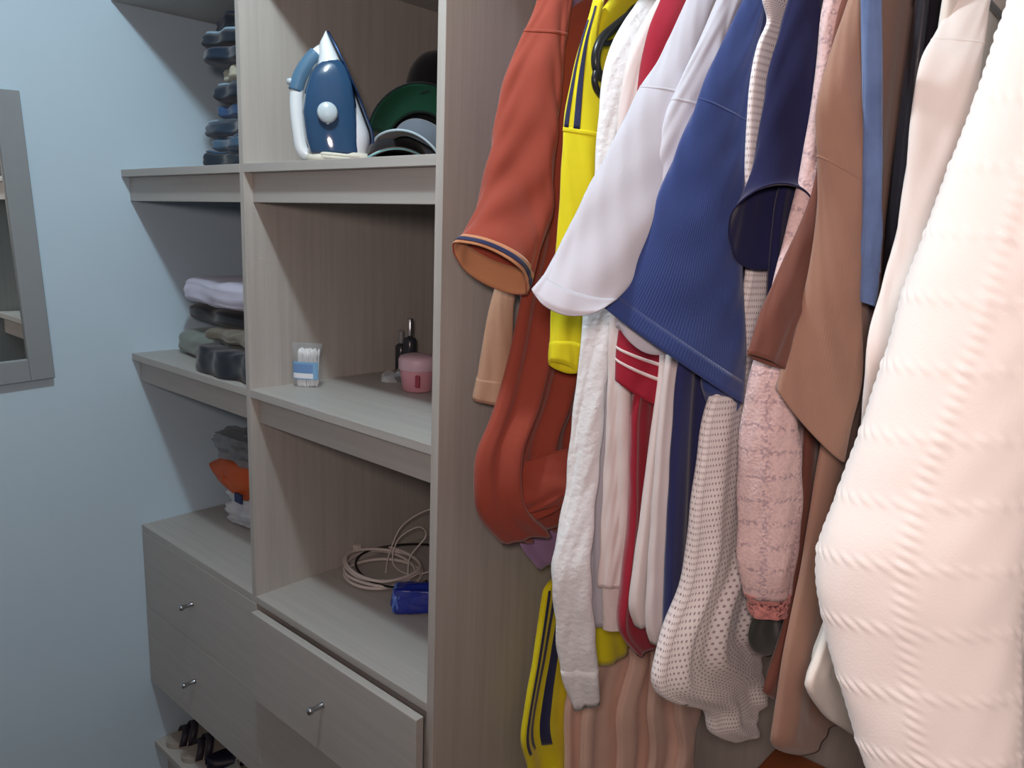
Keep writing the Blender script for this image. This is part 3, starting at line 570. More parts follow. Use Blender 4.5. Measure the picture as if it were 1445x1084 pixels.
# ribbed brown dress
c = 1.508; t = garment('brown_dress', 'light brown ribbed knit dress with wide pointed sleeve', 'dress', c)
full_body(c, 'brown_body', F_brown, t, sk='brown_sleeve', seed=45, meander=.004, th=.009, low=.012)
s_ = sleeve('brown_sleeve', open_=-.006, seed=46, wr=.0015, folds=1); s_.mesh('sleeve', F_brown, t, root=R0(c), nu=72); band(s_, 'shoulder_seam', F_brown, t, c, .415, .421, off=.0008, nv=3)
hanger(c, 'black hanger inside the ribbed brown dress')

# denim shirt
c = 1.535; t = garment('denim_shirt', 'slim blue denim shirt sleeve with buttoned cuff between brown and black clothes', 'shirt', c)
full_body(c, 'denim_body', F_den, t, back=.17, seed=48, meander=.002, th=.006, low=.007, neck=True)
s_ = sleeve('denim_sleeve', seed=49, wr=.0008); s_.mesh('sleeve', F_den, t, root=R0(c)); sleeve('denim_cuff', seed=50, wr=.0003).mesh('cuff', F_den, t, root=R0(c))
hanger(c, 'black hanger inside the denim shirt')

# black satin
c = 1.552; t = garment('black_blouse', 'black satin blouse with soft shiny folds beside the ivory shirt', 'blouse', c)
full_body(c, 'black_body', F_blk, t, seed=52, meander=.007, lam=.05, th=.011)
hanger(c, 'black hanger inside the black satin blouse')

# ivory shirt
c = 1.59; t = garment('ivory_shirt', 'ivory long-sleeved blouse behind the cable-knit sweater, silky rounded tail below', 'blouse', c)
b = Tube(body_rows(1.575, D['ivory_body'], th=.009, low=.010), (1, 0), nv=90, power=.55, wr=.001, meander=.005, seed=55); b.mesh('body', F_lining, t, 110, root=R0(c))
s_ = sleeve('ivory_sleeve', seed=56, wr=.0016, folds=2); s_.mesh('sleeve', F_ivory, t, root=R0(c)); band(s_, 'shoulder_seam', F_ivory, t, c, .195, .200, off=.0008, nv=3)
hanger(c, 'white hanger inside the ivory blouse', M_greyp)

# cable-knit sweater
def cables(u, L):
    r = np.zeros_like(L)
    for per, a, b_, ph in ((.060, u, L, .012), (.048, L, u, .02)):
        q = (a + ph + .0015 * np.sin(L * 30)) % per - per / 2
        env = np.exp(-(q / .0042) ** 2)
        r = r + env * (.0004 + .0006 * np.sin(2 * math.pi * (b_ / .0085 + q / .011)))
    return r
c = 1.68; t = garment('cable_sweater', 'off-white cable-knit sweater nearest the viewer, filling the right side', 'sweater', c)
s_ = sleeve('knit_sleeve', seed=58, wr=.0009, folds=1, nv=420, fx=cables); s_.circ = .26
s_.mesh('sleeve', F_knit, t, 260, root=R0(c), nv=420)
e2 = [[.10, 1.60], [.09, 1.3], [.10, 1.0], [.11, .82]]
Tube(body_rows(1.712, e2, th=.012, low=.016), (1, 0), nv=80, power=.55, wr=.001, meander=.005, seed=59).mesh('body', F_knit, t, 100, root=R0(c))
hanger(1.712, 'white hanger inside the cable-knit sweater', M_greyp)

# ------------------------------------------------------------------ lower rod
def low_hanger(c, label): return hanger(c, label, zr=ZL, y=YL, half=.022, drop=.018)
c = 1.06; t = thing('yellow_jersey', 'yellow jersey with navy side stripes hanging from the lower rod', 'jersey', (c, YL, .87)); o_ = (c, YL, .87)
e = D['low_yellow']; rows = [[c, .262, .895, 0, .04, 0, .006], [c, .262, .885, 0, .06, 0, .008]] + [[c, (y + .40) / 2, z, 0, (.40 - y) / 2, 0, .010] for y, z in e[1:]] + [[c, .29, .50, 0, .11, 0, .012], [c, .29, .40, 0, .11, 0, .012]]
b = Tube(rows, (1, 0), nv=80, power=.55, wr=.001, meander=.006, lam=.10, seed=61); b.mesh('body', F_yel, t, 90, root=o_)
for u0, u1 in ((.675, .70), (.635, .655), (.585, .612)): b.mesh('side_stripe', F_navs, t, 8, u0, u1, .04, .62, .0012, 60, .0006, o_)
low_hanger(c, 'black hanger on the lower rod holding the yellow jersey')
names = ['beige trousers on the lower rod next to the yellow jersey', 'beige trousers second from the lower yellow jersey', 'beige trousers third from the lower yellow jersey', 'tan trousers hanging below the red polo', 'tan trousers farthest right on the lower rod']
for i, (c, lb) in enumerate(zip((1.095, 1.125, 1.155, 1.185, 1.215), names)):
    t = thing('trousers', lb, 'trousers', (c, YL, .87), group='trousers on the lower rod'); o_ = (c, YL, .87)
    e = D['trouser%d' % i]
    rows = [[c, .262, .886, 0, .035, 0, .010], [c, .275, .855, 0, .055, 0, .011]] + [[c, (y - .015 + .455) / 2, z, 0, (.47 - y) / 2, 0, .012] for y, z in e] + [[c, .355, .30, 0, .10, 0, .012], [c, .355, .20, 0, .10, 0, .012]]
    tb = Tube(rows, (1, 0), nv=70, power=.5, wr=.001, meander=.005, lam=.09, seed=70 + i); tb.mesh('leg', F_beige if i < 3 else F_beige2, t, 80, root=o_)
    tb.mesh('crease', F_beige if i < 3 else F_beige2, t, 5, .735, .765, .2, .98, .0018, 50, .0006, o_)
    low_hanger(c, 'black hanger on the lower rod under ' + lb.split(' on')[0].split(' hanging')[0] + ('' if i in (1, 2) else (' beside the jersey' if i == 0 else (' below the polo' if i == 3 else ' at the right'))))
t = thing('storage_box', 'orange brown storage box at the bottom of the hanging bay', 'box', (1.47, .37, 0))
M_obox = plain('terracotta_card', '#9c5a34', .7); o_ = (1.47, .37, 0)
box('box_body', (1.36, 1.58, .25, .49, .0, .55), M_obox, t, off=o_); box('lid', (1.355, 1.585, .245, .495, .55, .60), M_obox, t, off=o_, bevel=.004)

# ------------------------------------------------------------------ folded clothes
def folded(name, label, cat, cx, y0, y1, z0, h, x0, x1, mat, seed, group=None, grooves=1, edge_mat=None, droop=0, rotz=0):
    """folded cloth: a rounded roll section (fold towards the room) swept along x"""
    rg = random.Random(seed); root = ((x0 + x1) / 2, y0, z0)
    t = thing(name, label, cat, root, group=group)
    nx, ns = 46, 64; V = []
    cy, cz, hy, hz = (y0 + y1) / 2, z0 + h / 2, (y1 - y0) / 2, h / 2
    p1, p2, p3 = rg.uniform(0, 6), rg.uniform(0, 6), rg.uniform(0, 6)
    def pt(fx, k, grow=0):
        a = 2 * math.pi * k / ns; ca, sa = math.cos(a), math.sin(a)
        e = min(1, min(fx, 1 - fx) / .07); cap = math.sqrt(max(0, 1 - (1 - e) ** 2)) if e < 1 else 1
        sy = math.copysign(abs(ca) ** .35, ca); sz = math.copysign(abs(sa) ** .5, sa)
        g = 0
        for q in range(grooves):
            gz = -1 + 2 * (q + 1) / (grooves + 1); g += math.exp(-((sz - gz - .12 * math.sin(7 * fx + p3)) / .13) ** 2)
        y = cy + sy * (hy * (.92 + .08 * cap) + grow - (.0035 * g if abs(ca) > .25 else 0)) + .006 * math.sin(6 * fx + p1) + .004 * math.sin(17 * fx + p2)
        z = cz + sz * (hz * (.80 + .30 * cap) + grow)
        z += (.06 * hz) * math.sin(9 * fx + p2 + 2 * ca) + .05 * hz * math.sin(21 * fx + p1 - 3 * ca)
        z = max(z, z0 + .0006) - droop * (1 - e) * h * .3
        w = noise.noise((fx * 9 + seed, sy * 2.5, sz * 1.5)) * .003
        return (x0 + (x1 - x0) * fx, y + w * sy, max(z0 + .0004, z + w * .5))
    for i in range(nx):
        for k in range(ns): V.append(pt(i / (nx - 1), k))
    f = gridf(ns, nx, True); f.append(tuple(range(ns - 1, -1, -1))); f.append(tuple(range((nx - 1) * ns, nx * ns)))
    mk('folded_cloth', V, f, mat, t, off=root)
    if edge_mat is not None:    # stitched hem running along the fold
        k0 = int(ns * .40)
        pts = [pt(i / 30, k0, .0018) for i in range(1, 30)]
        pipe('stitched_hem', pts, .0030, edge_mat, t, 6, off=root)
    return t
J = [fabric('denim_%d' % i, a, 'denim', hex2=b) for i, (a, b) in enumerate([('#1a2733', '#233140'), ('#1a2531', '#283848'), ('#1b2d40', '#2a4258'), ('#1d2b3a', '#2c3f55'), ('#2a4a72', '#3a5a82'), ('#b9b8a6', '#8f998f'), ('#182737', '#27394c'), ('#3a5872', '#4f6d86'), ('#1f3448', '#314c66'), ('#22313f', '#37495b')])]
hem_l = fabric('denim_hem', '#86a3b8'); hem_d = fabric('denim_hem_dark', '#34506a')
stack = [(0, .040, .30, .30, 'dark grey-blue jeans at the bottom of the jeans stack', hem_d), (7, .030, .27, .30, 'faded blue jeans second from the bottom of the jeans stack', hem_d), (8, .038, .265, .30, 'mid-blue jeans with pale hem, third from the bottom of the stack', hem_l),
         (4, .034, .27, .30, 'bright blue jeans fourth from the bottom of the stack', None), (6, .040, .30, .30, 'dark blue jeans with pale curved hem in mid stack', hem_l), (5, .036, .32, .30, 'pale cream garment folded among the blue jeans', None),
         (2, .036, .29, .30, 'medium blue jeans just above the pale garment', None), (1, .034, .275, .30, 'dark blue jeans with light top hem, second from the top', hem_l), (3, .040, .27, .30, 'very dark jeans on top of the jeans stack', hem_d)]
z = Z1; rg = random.Random(5)
zs = .288 / sum(q[1] for q in stack)
for i, (mi, h, xa, dp, lb, em) in enumerate(stack):
    h *= zs; xa = (.240, .255, .224, .285, .288, .300, .276, .262, .268)[i]
    folded('folded_jeans', lb, 'jeans', 0, .062 + rg.uniform(-.012, .014), .36, z, h - .0006, xa, .480, J[mi], 20 + i, 'jeans stack on the upper left shelf', 1, em); z += h

G_l = fabric('lilac_white_cotton', '#c9c8dc'); G_b = fabric('black_cotton', '#14171f'); G_o = fabric('olive_grey_cotton', '#76827c'); G_n = fabric('dark_navy_cotton', '#1b232e'); G_t = fabric('taupe_cotton', '#6a6558')
z = Z2
folded('folded_garment', 'dark navy garment rolled at the bottom of the middle left pile', 'clothing', 0, .010, .075, z, .050, .262, .488, G_n, 41, 'clothes pile on the middle left shelf', 0)
folded('folded_garment', 'olive grey garment lying behind the dark navy roll', 'clothing', 0, .080, .36, z, .055, .050, .488, G_o, 42, 'clothes pile on the middle left shelf', 1)
folded('folded_garment', 'small taupe garment squeezed under the black one', 'clothing', 0, .05, .30, z + .056, .024, .24, .488, G_t, 43, 'clothes pile on the middle left shelf', 1)
folded('folded_garment', 'black garment folded over the olive grey one', 'clothing', 0, .085, .36, z + .081, .038, .095, .488, G_b, 44, 'clothes pile on the middle left shelf', 0)
folded('folded_garment', 'lilac white shirt folded on top of the dark pile', 'clothing', 0, .072, .36, z + .120, .055, .090, .488, G_l, 45, 'clothes pile on the middle left shelf', 2)

# ------------------------------------------------------------------ steam iron
def ring_loft(name, sec, mat, parent, n=40, power=.8, cap=True):
    """sec: (z, x0, x1, half thickness y, bias) horizontal rings"""
    V = []
    for z, xa, xb, hy, *bias in sec:
        bs = bias[0] if bias else 0
        for i in range(n):
            a = 2 * math.pi * i / n; ca, sa = math.cos(a), math.sin(a)
            x = (xa + xb) / 2 + (xb - xa) / 2 * math.copysign(abs(ca) ** power, ca)
            V.append((x, hy * math.copysign(abs(sa) ** power, sa) * (1 + bs * ca), z))
    f = gridf(n, len(sec), True)
    if cap: f.append(tuple(range(n - 1, -1, -1))); f.append(tuple(range((len(sec) - 1) * n, len(sec) * n)))
    return mk(name, V, f, mat, parent)
I_w = plain('iron_white', '#dfe6ea', .25, coat=.3, var=.01); I_b = plain('iron_blue_tank', '#2b4a6b', .08, coat=.6, var=.15, scale=14); I_s = plain('iron_sole', '#24406a', .25, .6)
I_c = plain('iron_cord', '#cfcdbf', .6); I_d = plain('iron_dial', '#b9c8d0', .3)
az = math.atan2(.57, .82) + math.radians(0)
t = thing('steam_iron', 'white and blue steam iron standing upright on the upper shelf', 'iron', (.668, .072, Z1), (0, 0, math.atan2(.82, .57)))
Hh = .206
def solex(z): return float(np.interp(z, [0, .034, .050, .106, .157, .206], [.057, .065, .0645, .0425, .0195, -.005]))
zsn = np.linspace(.012, Hh, 24)
def hw(z): return .044 * math.sqrt(max(.0, 1 - (z / (Hh + .003)) ** 2.2)) + .0015
ring_loft('soleplate', [(z, solex(z) - .003, solex(z) + .0015, hw(z)) for z in zsn], I_s, t, power=.5)
def leftx(z): return float(np.interp(z, [0, .03, .08, .12, .15, .17, .184, .206], [-.034, -.038, -.042, -.036, -.024, -.020, -.021, -.010]))
ring_loft('body_shell', [(z, leftx(z), solex(z) - .003, hw(z) * .93) for z in zsn], I_w, t, power=.75)
def tank(u, v, sg):
    z = .014 + .149 * v
    xl = float(np.interp(z, [.014, .037, .077, .111, .135, .150, .163], [-.034, -.041, -.046, -.041, -.033, -.022, -.004]))
    xr = float(np.interp(z, [.014, .06, .094, .125, .145, .156, .163], [.041, .039, .036, .031, .025, .017, .004]))
    b = (4 * u * (1 - u)) ** .4 * math.sin(math.pi * min(1, .18 + .82 * v)) ** .35
    return (xl + (xr - xl) * u, sg * (hw(z) * .70 + .014 * b), z)
for sg in (-1, 1):
    V = [tank(i / 26, j / 26, sg) for j in range(27) for i in range(27)]
    mk('water_tank', V, gridf(27, 27), I_b, t, solid=.003)
pipe('handle', [(-.030, 0, .012), (-.048, 0, .020), (-.054, 0, .050), (-.057, 0, .085), (-.055, 0, .118), (-.044, 0, .145), (-.026, 0, .168), (-.014, 0, .178)], .0105, I_w, t, 16, 50)
pipe('handle_grip', [(-.058, 0, .112), (-.050, 0, .136), (-.038, 0, .156), (-.024, 0, .172)], .0118, plain('iron_grip', '#4f7390', .35), t, 14, 24)
lathe('steam_button', [(.0001, 0), (.005, 0), (.005, .008), (.0001, .010)], I_d, t, 16, (-.066, 0, .122), 'z', cap=False)
lathe('temperature_dial', [(.0001, .006), (.013, .006), (.016, .002), (.016, -.004)], I_d, t, 28, (-.008, -.051, .076), 'y', cap=False)
lathe('temperature_dial', [(.0001, .006), (.013, .006), (.016, .002), (.016, -.004)], I_d, t, 28, (-.008, .053, .076), 'y', cap=False)
ring_loft('heel_rest', [(0.0004, -.040, .064, .043), (.006, -.044, .067, .046), (.012, -.042, .066, .045), (.018, -.030, .060, .042)], I_c, t, power=.6)
pipe('spray_nozzle', [(-.012, 0, .172), (-.016, 0, .186)], .003, I_w, t, 10)
cp = [(.052 * math.cos(a) * (1 + .06 * math.sin(3 * a)) + .012, .050 * math.sin(a), .004 + .0045 * (a / 6.28) + .002 * math.sin(2 * a)) for a in np.linspace(0, 4 * math.pi, 60)]
pipe('power_cord', cp, .0032, I_c, t, 8)

# ------------------------------------------------------------------ caps
def cap(label, loc, rot, crown, under, edge, s=1.0, high=1.0):
    t = thing('cap', label, 'cap', loc, rot, 'caps on the upper right shelf')
    n, mth = 40, 14; V = []
    for j in range(mth + 1):
        ph = math.pi / 2 * j / mth
        for i in range(n):
            a = 2 * math.pi * i / n; seam = 1 - .015 * abs(math.cos(3 * a)) ** 12
            r = .062 * s * math.cos(ph) ** .75 * seam
            V.append((r * 1.08 * math.cos(a), r * math.sin(a), .075 * s * high * math.sin(ph) ** .9))
    mk('crown', V, gridf(n, mth + 1, True), crown, t, solid=.0016)
    V = []; nu, nv = 26, 10
    for j in range(nv + 1):
        for i in range(nu + 1):
            a = math.radians(-68 + 136 * i / nu); f = j / nv
            r = .060 * s + f * .052 * s * math.cos(a * .85) ** .6
            y = -r * math.cos(a); x = r * math.sin(a) * 1.0
            V.append((x, y * 1.0, .004 - .9 * x * x / (.25 * s) * 1.1 - .05 * f * f * s * .2))
    b = mk('brim', V, gridf(nu + 1, nv + 1), under, t, solid=.003)
    pipe('brim_edge', [V[nv * (nu + 1) + i] for i in range(nu + 1)], .0018, edge, b, 8)
    lathe('button', [(.0001, .004), (.004, .003), (.005, 0)], crown, t, 12, (0, 0, .075 * s * high - .001), 'z', cap=False)
    return t
C_bk = fabric('black_felt', '#101014'); C_gr = fabric('green_underbrim', '#0b4a33'); C_te = fabric('teal_edge', '#7fb3b6'); C_rd = fabric('red_underbrim', '#b8322c'); C_gy = fabric('grey_cap', '#5b646e'); C_wh = fabric('pale_piping', '#a9bac4')
rr = math.radians
cap('black cap with red underbrim and teal brim edge, lowest by the iron', (.752, .140, Z1 + .014), (rr(-8), 0, rr(52)), C_bk, C_rd, C_te, .72, .6)
cap('dark cap with pale piping leaning at the side panel', (.815, .135, Z1 + .024), (rr(-14), rr(24), rr(40)), C_gy, C_bk, C_wh, .72, .8)
cap('dark cap tipped back to show its green underbrim', (.715, .225, Z1 + .040), (rr(-66), 0, rr(48)), C_bk, C_gr, C_bk, 1.0)
cap('tall plain black cap at the back on top of the others', (.690, .290, Z1 + .125), (rr(-6), 0, rr(48)), C_bk, C_bk, C_bk, .95, 1.25)

# ------------------------------------------------------------------ middle right shelf
M_film = plain('clear_film', '#cfd8e0', .12, alpha=.16, var=0); M_cot = plain('cotton', '#f2f4f6', .9); M_lbl = plain('blue_label', '#7fb0d6', .4, var=.05, scale=40); M_lbl2 = plain('blue_print', '#6f93c4', .4, var=.06, scale=60); M_lblw = plain('white_print', '#e3e7ee', .4)
loc = (.546, .098, Z2); t = thing('cotton_swab_pouch', 'clear pouch of cotton swabs with a pale blue label', 'cotton swabs', loc, (0, 0, math.radians(33)))
pw, pd, ph_ = .0262, .016, .083
def pouch_sec(z, g=0.0):
    f = max(0, (z - .062) / .020); return (pw * (1 + .16 * f) + g, max(.0012, pd * max(0, 1 - f) ** .7) + g)
def pouch_grid(z0, z1, a0, a1, g, nu=36, nv=14):
    V = []
    for j in range(nv + 1):
        z = z0 + (z1 - z0) * j / nv; a_, b_ = pouch_sec(z, g)
        for i in range(nu + 1):
            a = a0 + (a1 - a0) * i / nu; ca, sa = math.cos(a), math.sin(a)
            V.append((a_ * math.copysign(abs(ca) ** .7, ca), b_ * math.copysign(abs(sa) ** .7, sa), z))
    return V, gridf(nu + 1, nv + 1)
V, f = pouch_grid(.0005, ph_, 0, 2 * math.pi, 0); mk('film', V, f, M_film, t)
V, f = pouch_grid(.016, .049, math.radians(212), math.radians(335), .0005); lb = mk('label_panel', V, f, M_lbl, t)
V, f = pouch_grid(.029, .045, math.radians(222), math.radians(302), .0009); mk('print_block', V, f, M_lbl2, lb)
V, f = pouch_grid(.018, .0275, math.radians(222), math.radians(302), .0009); mk('print_block', V, f, M_lblw, lb)
V, f = pouch_grid(.016, .049, math.radians(184), math.radians(202), .0005); mk('label_strip', V, f, M_lbl, t)
rg = random.Random(3); VV, FF = [], []
for k in range(70):
    a = rg.uniform(0, 6.28); r = math.sqrt(rg.random()) * .86; x, y = r * (pw - .003) * math.cos(a), r * (pd - .003) * math.sin(a); dx, dy = rg.uniform(-.004, .004), rg.uniform(-.002, .002)
    pr_ = [(.0004, 0), (.0019, .002), (.0023, .006), (.0016, .011), (.0010, .014), (.0010, .048), (.0016, .051), (.0023, .056), (.0019, .060), (.0004, .062)]
    b0 = len(VV); n = 6
    for rr_, zz in pr_:
        for i in range(n): VV.append((x + dx * zz / .06 + rr_ * math.cos(i * math.pi / 3), y + dy * zz / .06 + rr_ * math.sin(i * math.pi / 3), zz * 1.12 + .0015 + .002 * math.sin(k)))
    FF += [tuple(b0 + q for q in ff) for ff in gridf(n, len(pr_), True)]
tag(mk('cotton_swabs', VV, FF, M_cot, t), kind='stuff')

M_pk = plain('pink_plastic', '#cf94a0', .35, coat=.2, var=.03); M_pl = plain('pale_pink_lid', '#d3b3c0', .4, var=.03); M_gl = plain('cut_glass', '#d9e0e4', .08, .55, var=.2, scale=120); M_silv = plain('silver_cap', '#c9ccd2', .2, 1); M_bot = plain('smoked_glass', '#3c4048', .2, trans=.2, var=0)
loc = (.702, .235, Z2); t = thing('cream_jar', 'round pink plastic jar with a paler domed lid', 'jar', loc)
lathe('jar_body', [(.0001, .0004), (.026, .0005), (.029, .003), (.033, .040), (.033, .043)], M_pk, t, 40, cap=False)
lathe('lid', [(.0345, .041), (.036, .043), (.036, .060), (.033, .066), (.020, .0695), (.0001, .0705)], M_pl, t, 40, cap=False)
box('label_panel', (.022, .0325, -.0265, -.021, .012, .035), plain('crimson_label', '#9c3f52', .5), t, bevel=.002)
loc = (.583, .252, Z2 + .004); t = thing('glass_stopper', 'faceted shiny glass stopper lying beside the pink jar', 'ornament', loc, (0, rr(58), rr(20)))
pr_ = [(.0001, -.014), (.010, -.012), (.017, -.004), (.0175, .003), (.012, .010), (.009, .013), (.0115, .016), (.009, .019), (.0115, .022), (.009, .025), (.010, .028), (.0001, .029)]
pr_ = [(a * 1.3, b * 1.3) for a, b in pr_]
lathe('glass_body', pr_[:6], M_gl, t, 12, (0.012, 0, .010), cap=False, smooth=False); lathe('silver_thread', pr_[5:], M_silv, t, 18, (.012, 0, .010), cap=False)
def bottle(label, loc, r, h, body, capm):
    t = thing('perfume_bottle', label, 'bottle', loc, group='bottles behind the pink jar')
    lathe('glass_body', [(.0001, .0004), (r, .0006), (r, h * .62), (r * .8, h * .66), (.005, h * .68), (.005, h * .72)], body, t, 28, cap=False)
    lathe('cap', [(.0062, h * .70), (.0064, h * .985), (.0055, h), (.0001, h)], capm, t, 24, cap=False)
bottle('tall dark glass bottle with slim silver cap behind the pink jar', (.575, .325, Z2), .014, .118, M_bot, M_silv)
bottle('shorter dark bottle with grey cap left of the tall one', (.535, .335, Z2), .012, .088, M_bot, M_greyp)

# ------------------------------------------------------------------ lower right shelf: cables, blue pack
M_wc = plain('white_cable', '#d8cfca', .5); M_bc = plain('black_cable', '#17171a', .45); M_bl = plain('blue_film', '#22349a', .28, coat=.4, var=.35, scale=45); M_bl2 = plain('pale_blue_film', '#5f83d8', .3)
loc = (.60, .235, Z3); t = thing('white_cable', 'coiled thick white cable lying on the lower right shelf', 'cable', loc)
pts = []
rg = random.Random(8)
for k in range(150):
    a = k / 150 * 2 * math.pi * 4.2 + 1.0; q = k / 150
    pts.append((.085 * math.cos(a) * (1 + .10 * math.sin(1.7 * a)) + .010 * math.sin(.6 * a), .072 * math.sin(a) * (1 + .08 * math.cos(1.3 * a)), .004 + .024 * q + .012 * max(0, math.sin(a * .9)) * q))
pipe('cord', pts, .0033, M_wc, t, 8, 300)
box('plug', (-.088, -.074, -.01, .004, .030, .042), M_wc, t, bevel=.002)
loc = (.655, .30, Z3); t = thing('thin_cable', 'thin pale charger cable standing up in two loops', 'cable', loc)
pts = [(-.05, -.06, .004), (-.075, -.03, .03), (-.07, .0, .085), (-.02, .03, .128), (.02, .03, .125), (.05, .01, .08), (.045, -.01, .03), (.0, -.04, .012), (-.05, -.04, .02), (-.065, -.015, .06), (-.03, .01, .092), (.005, .0, .085), (-.01, -.03, .04), (.03, -.06, .006), (.08, -.05, .004)]
pipe('cord', pts, .0016, M_wc, t, 8, 160)
lathe('connector', [(.0001, 0), (.003, 0), (.003, .012), (.0001, .013)], M_wc, t, 10, (.08, -.05, .0005), 'x', cap=False)
loc = (.63, .25, Z3); t = thing('black_cable', 'black cable looped over the white coil with a dark adapter', 'cable', loc)
pts = [(.110 * math.cos(a), .080 * math.sin(a) + .01, .030 + .018 * math.sin(a + .6) + .006 * math.sin(2 * a)) for a in np.linspace(.4, 6.0, 50)]
pipe('cord', pts, .0024, M_bc, t, 8, 140)
box('adapter', (.060, .105, .030, .065, .012, .046), M_blackp, t, bevel=.005)
loc = (.772, .188, Z3); t = thing('blue_packet', 'crumpled blue plastic packet on the lower right shelf beside cables', 'packet', loc, (0, 0, rr(44)))
def crumple(name, sx, sy, sz, mat, parent, seed, amp, n=22, f=16, z0=0.0, flat=True):
    V, Fc = [], []
    for ax in range(3):
        for sg in (-1, 1):
            b0 = len(V)
            for j in range(n + 1):
                for i in range(n + 1):
                    p = [0, 0, 0]; p[ax] = sg; p[(ax + 1) % 3] = -1 + 2 * i / n; p[(ax + 2) % 3] = -1 + 2 * j / n
                    l = math.sqrt(sum(q * q for q in p)); k = .55 + .45 / l * 1.0
                    p = [q * k for q in p]
                    d = noise.noise((p[0] * f * .12 + seed, p[1] * f * .12, p[2] * f * .12)) + .5 * abs(noise.noise((p[0] * f * .3, p[1] * f * .3 + seed, p[2] * f * .3)))
                    s_ = 1 + amp * d
                    V.append((p[0] * sx * s_, p[1] * sy * s_, max(z0 + .0005, z0 + sz + p[2] * sz * s_)))
            g = gridf(n + 1, n + 1)
            Fc += [tuple(b0 + q for q in (ff if sg > 0 else ff[::-1])) for ff in g]
    o = mk(name, V, Fc, mat, parent, smooth=not flat)
    import bmesh
    bm = bmesh.new(); bm.from_mesh(o.data); bmesh.ops.remove_doubles(bm, verts=bm.verts, dist=1e-5); bm.to_mesh(o.data); bm.free()
    return o
crumple('wrapper', .052, .022, .026, M_bl, t, 4, .16, f=13, flat=False); crumple('label_end', .008, .0205, .024, M_bl2, t, 9, .25, 10).location = Vector((-.044, 0, 0)) * S

# ------------------------------------------------------------------ lower left shelf: bags
M_or = plain('orange_nylon', '#c95c2c', .6, var=.08, scale=25); M_wb = plain('white_plastic_bag', '#d9dce2', .35, alpha=.9, var=.05); M_cb = plain('clear_bag', '#9aa0a6', .25, alpha=.55, var=.1); M_bd = plain('navy_tab', '#26335e', .6)
t = thing('plastic_bag', 'crumpled white plastic bag on the lower left shelf under the orange pouch', 'bag', (.225, .218, Z3))
crumple('bag', .125, .072, .042, M_wb, t, 14, .26, 26, 13, flat=False)
t = thing('orange_pouch', 'bright orange nylon pouch resting on the white plastic bag', 'pouch', (.178, .145, Z3 + .084))
V = []; nu, nv = 30, 20
def pouch(u, v, s):
    a = 2 * math.pi * u; 
    outl = np.array([(-.105, .058), (-.03, .092), (.08, .095), (.10, .05), (.055, .0), (-.0, .012), (-.06, .024)]); k = u * len(outl); i = int(k) % len(outl); f_ = k - int(k); f_ = f_ * f_ * (3 - 2 * f_) * .5 + f_ * .5
    p = outl[i] * (1 - f_) + outl[(i + 1) % len(outl)] * f_; c0 = np.array((.005, .052)); q = c0 + (p - c0) * v
    th = .030 * math.sqrt(max(0, 1 - v ** 2)) * (1 + .06 * math.sin(4 * a + 3 * v)) + .002
    return (q[0], s * th, max(0, q[1]))
for s in (-1, 1): V += [pouch(i / nu, j / nv, s) for j in range(nv + 1) for i in range(nu + 1)]
g = gridf(nu + 1, nv + 1); k0 = (nu + 1) * (nv + 1)
mk('pouch_body', V, g + [tuple(k0 + q for q in ff[::-1]) for ff in g], M_or, t)
box('tab', (.045, .075, -.030, -.024, .004, .026), M_bd, t, bevel=.002)
t = thing('clear_bag', 'grey clear plastic bag piled on top of the orange pouch', 'bag', (.235, .160, Z3 + .180))
crumple('bag', .085, .055, .030, M_cb, t, 31, .30, 24, 14, flat=False); crumple('dark_content', .05, .03, .018, M_dark, t, 8, .3, 12)

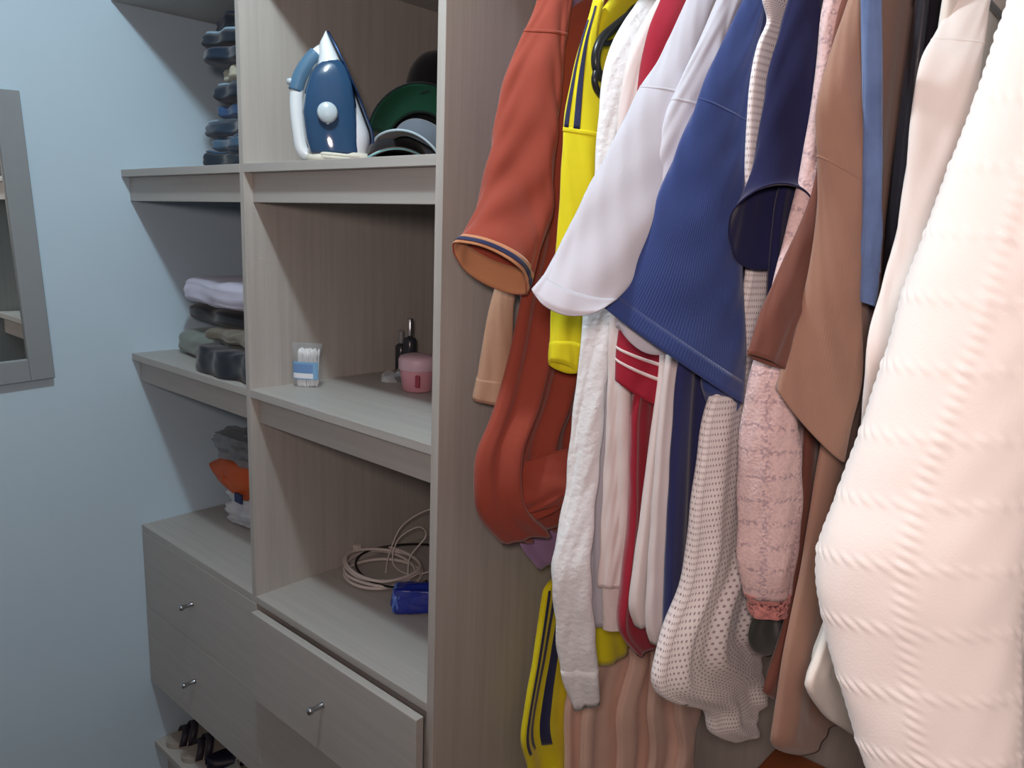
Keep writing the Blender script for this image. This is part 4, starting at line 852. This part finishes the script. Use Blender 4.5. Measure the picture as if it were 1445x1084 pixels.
# ------------------------------------------------------------------ shoes on the bottom left shelf
M_sole = plain('beige_sole', '#a39c92', .7); M_st = plain('dark_strap', '#34303a', .5); M_bk2 = plain('silver_buckle', '#c5c7cc', .2, 1); M_cs = plain('cream_shoe', '#b9bdb6', .6); M_ns = plain('navy_shoe', '#16172a', .45)
def foot(u, L=.165, W=.034):
    y = u * L; w = W * (.62 + .38 * math.sin(math.pi * min(1, max(0, (u - .05) / 1.1))) ** .8) * (1 - max(0, (.12 - u) / .12) ** 2 * .9) ** .5 * (1 - max(0, (u - .86) / .14) ** 2 * .97) ** .5
    return y, w
def sole(t, mat, th):
    us = [i / 30 for i in range(31)]; V = []
    for zt in (0.0004, th):
        V += [(-foot(u)[1], foot(u)[0], zt) for u in us] + [(foot(u)[1], foot(u)[0], zt) for u in us[::-1]]
    n = len(us) * 2; f = [tuple(range(n - 1, -1, -1)), tuple(range(n, 2 * n))] + [(i, (i + 1) % n, n + (i + 1) % n, n + i) for i in range(n)]
    mk('sole', V, f, mat, t, smooth=False, bevel=.0015)
def sandal(label, loc, rz):
    t = thing('sandal', label, 'sandal', loc, (0, 0, rz), 'sandals on the bottom left shelf'); sole(t, M_sole, .014)
    for u, hh in ((.22, .032), (.34, .040), (.70, .058)):
        y, w = foot(u)
        V = []
        for j in range(2):
            for i in range(17):
                a = math.pi * i / 16; V.append(((w + .001) * math.cos(a), y + (j - .5) * .017 + .010 * math.sin(a), .006 + hh * math.sin(a) ** .7))
        mk('strap', V, gridf(17, 2), M_st, t, solid=.0024)
    y, w = foot(.70); b = pipe('buckle', [(w * .8, y - .009, .04), (w * .8, y + .009, .04), (w * .62, y + .009, .053), (w * .62, y - .009, .053), (w * .8, y - .009, .04)], .0014, M_bk2, t, 8)
def shoe(label, loc, rz, mat):
    t = thing('flat_shoe', label, 'shoe', loc, (0, 0, rz)); sole(t, M_sole, .008)
    V = []; nu, nv = 20, 34
    for j in range(nv):
        u = .01 + .97 * j / (nv - 1); y, w = foot(u); hh = .030 + .020 * max(0, (u - .6) / .4) if u > .42 else .026
        for i in range(nu + 1):
            a = math.pi * i / nu; lim = 1.0 if u < .38 else .35
            k = math.sin(a); cx = math.cos(a)
            if u >= .38: z_ = .008 + hh * min(1, k * 2.2); x = w * (cx if abs(cx) > .72 else math.copysign(.72 + .0 * abs(cx), cx if cx != 0 else 1))
            else: z_ = .008 + hh * k ** .8; x = w * cx
            V.append((x, y, z_))
    F_ = [q for n_, q in enumerate(gridf(nu + 1, nv)) if not (n_ // nu >= int(nv * .39) and 4 < (n_ % nu) < 15)]
    mk('upper', V, F_, mat, t, solid=.002)
sandal('beige sandal with dark straps nearest the wall on the bottom shelf', (.040, .012, Z5), rr(-22))
sandal('beige sandal with dark straps second from the wall', (.118, .012, Z5), rr(-18))
shoe('navy flat shoe beside the sandals on the bottom shelf', (.195, .035, Z5), rr(-16), M_ns)
shoe('cream flat shoe at the front corner of the bottom shelf', (.265, .015, Z5), rr(-10), M_cs)
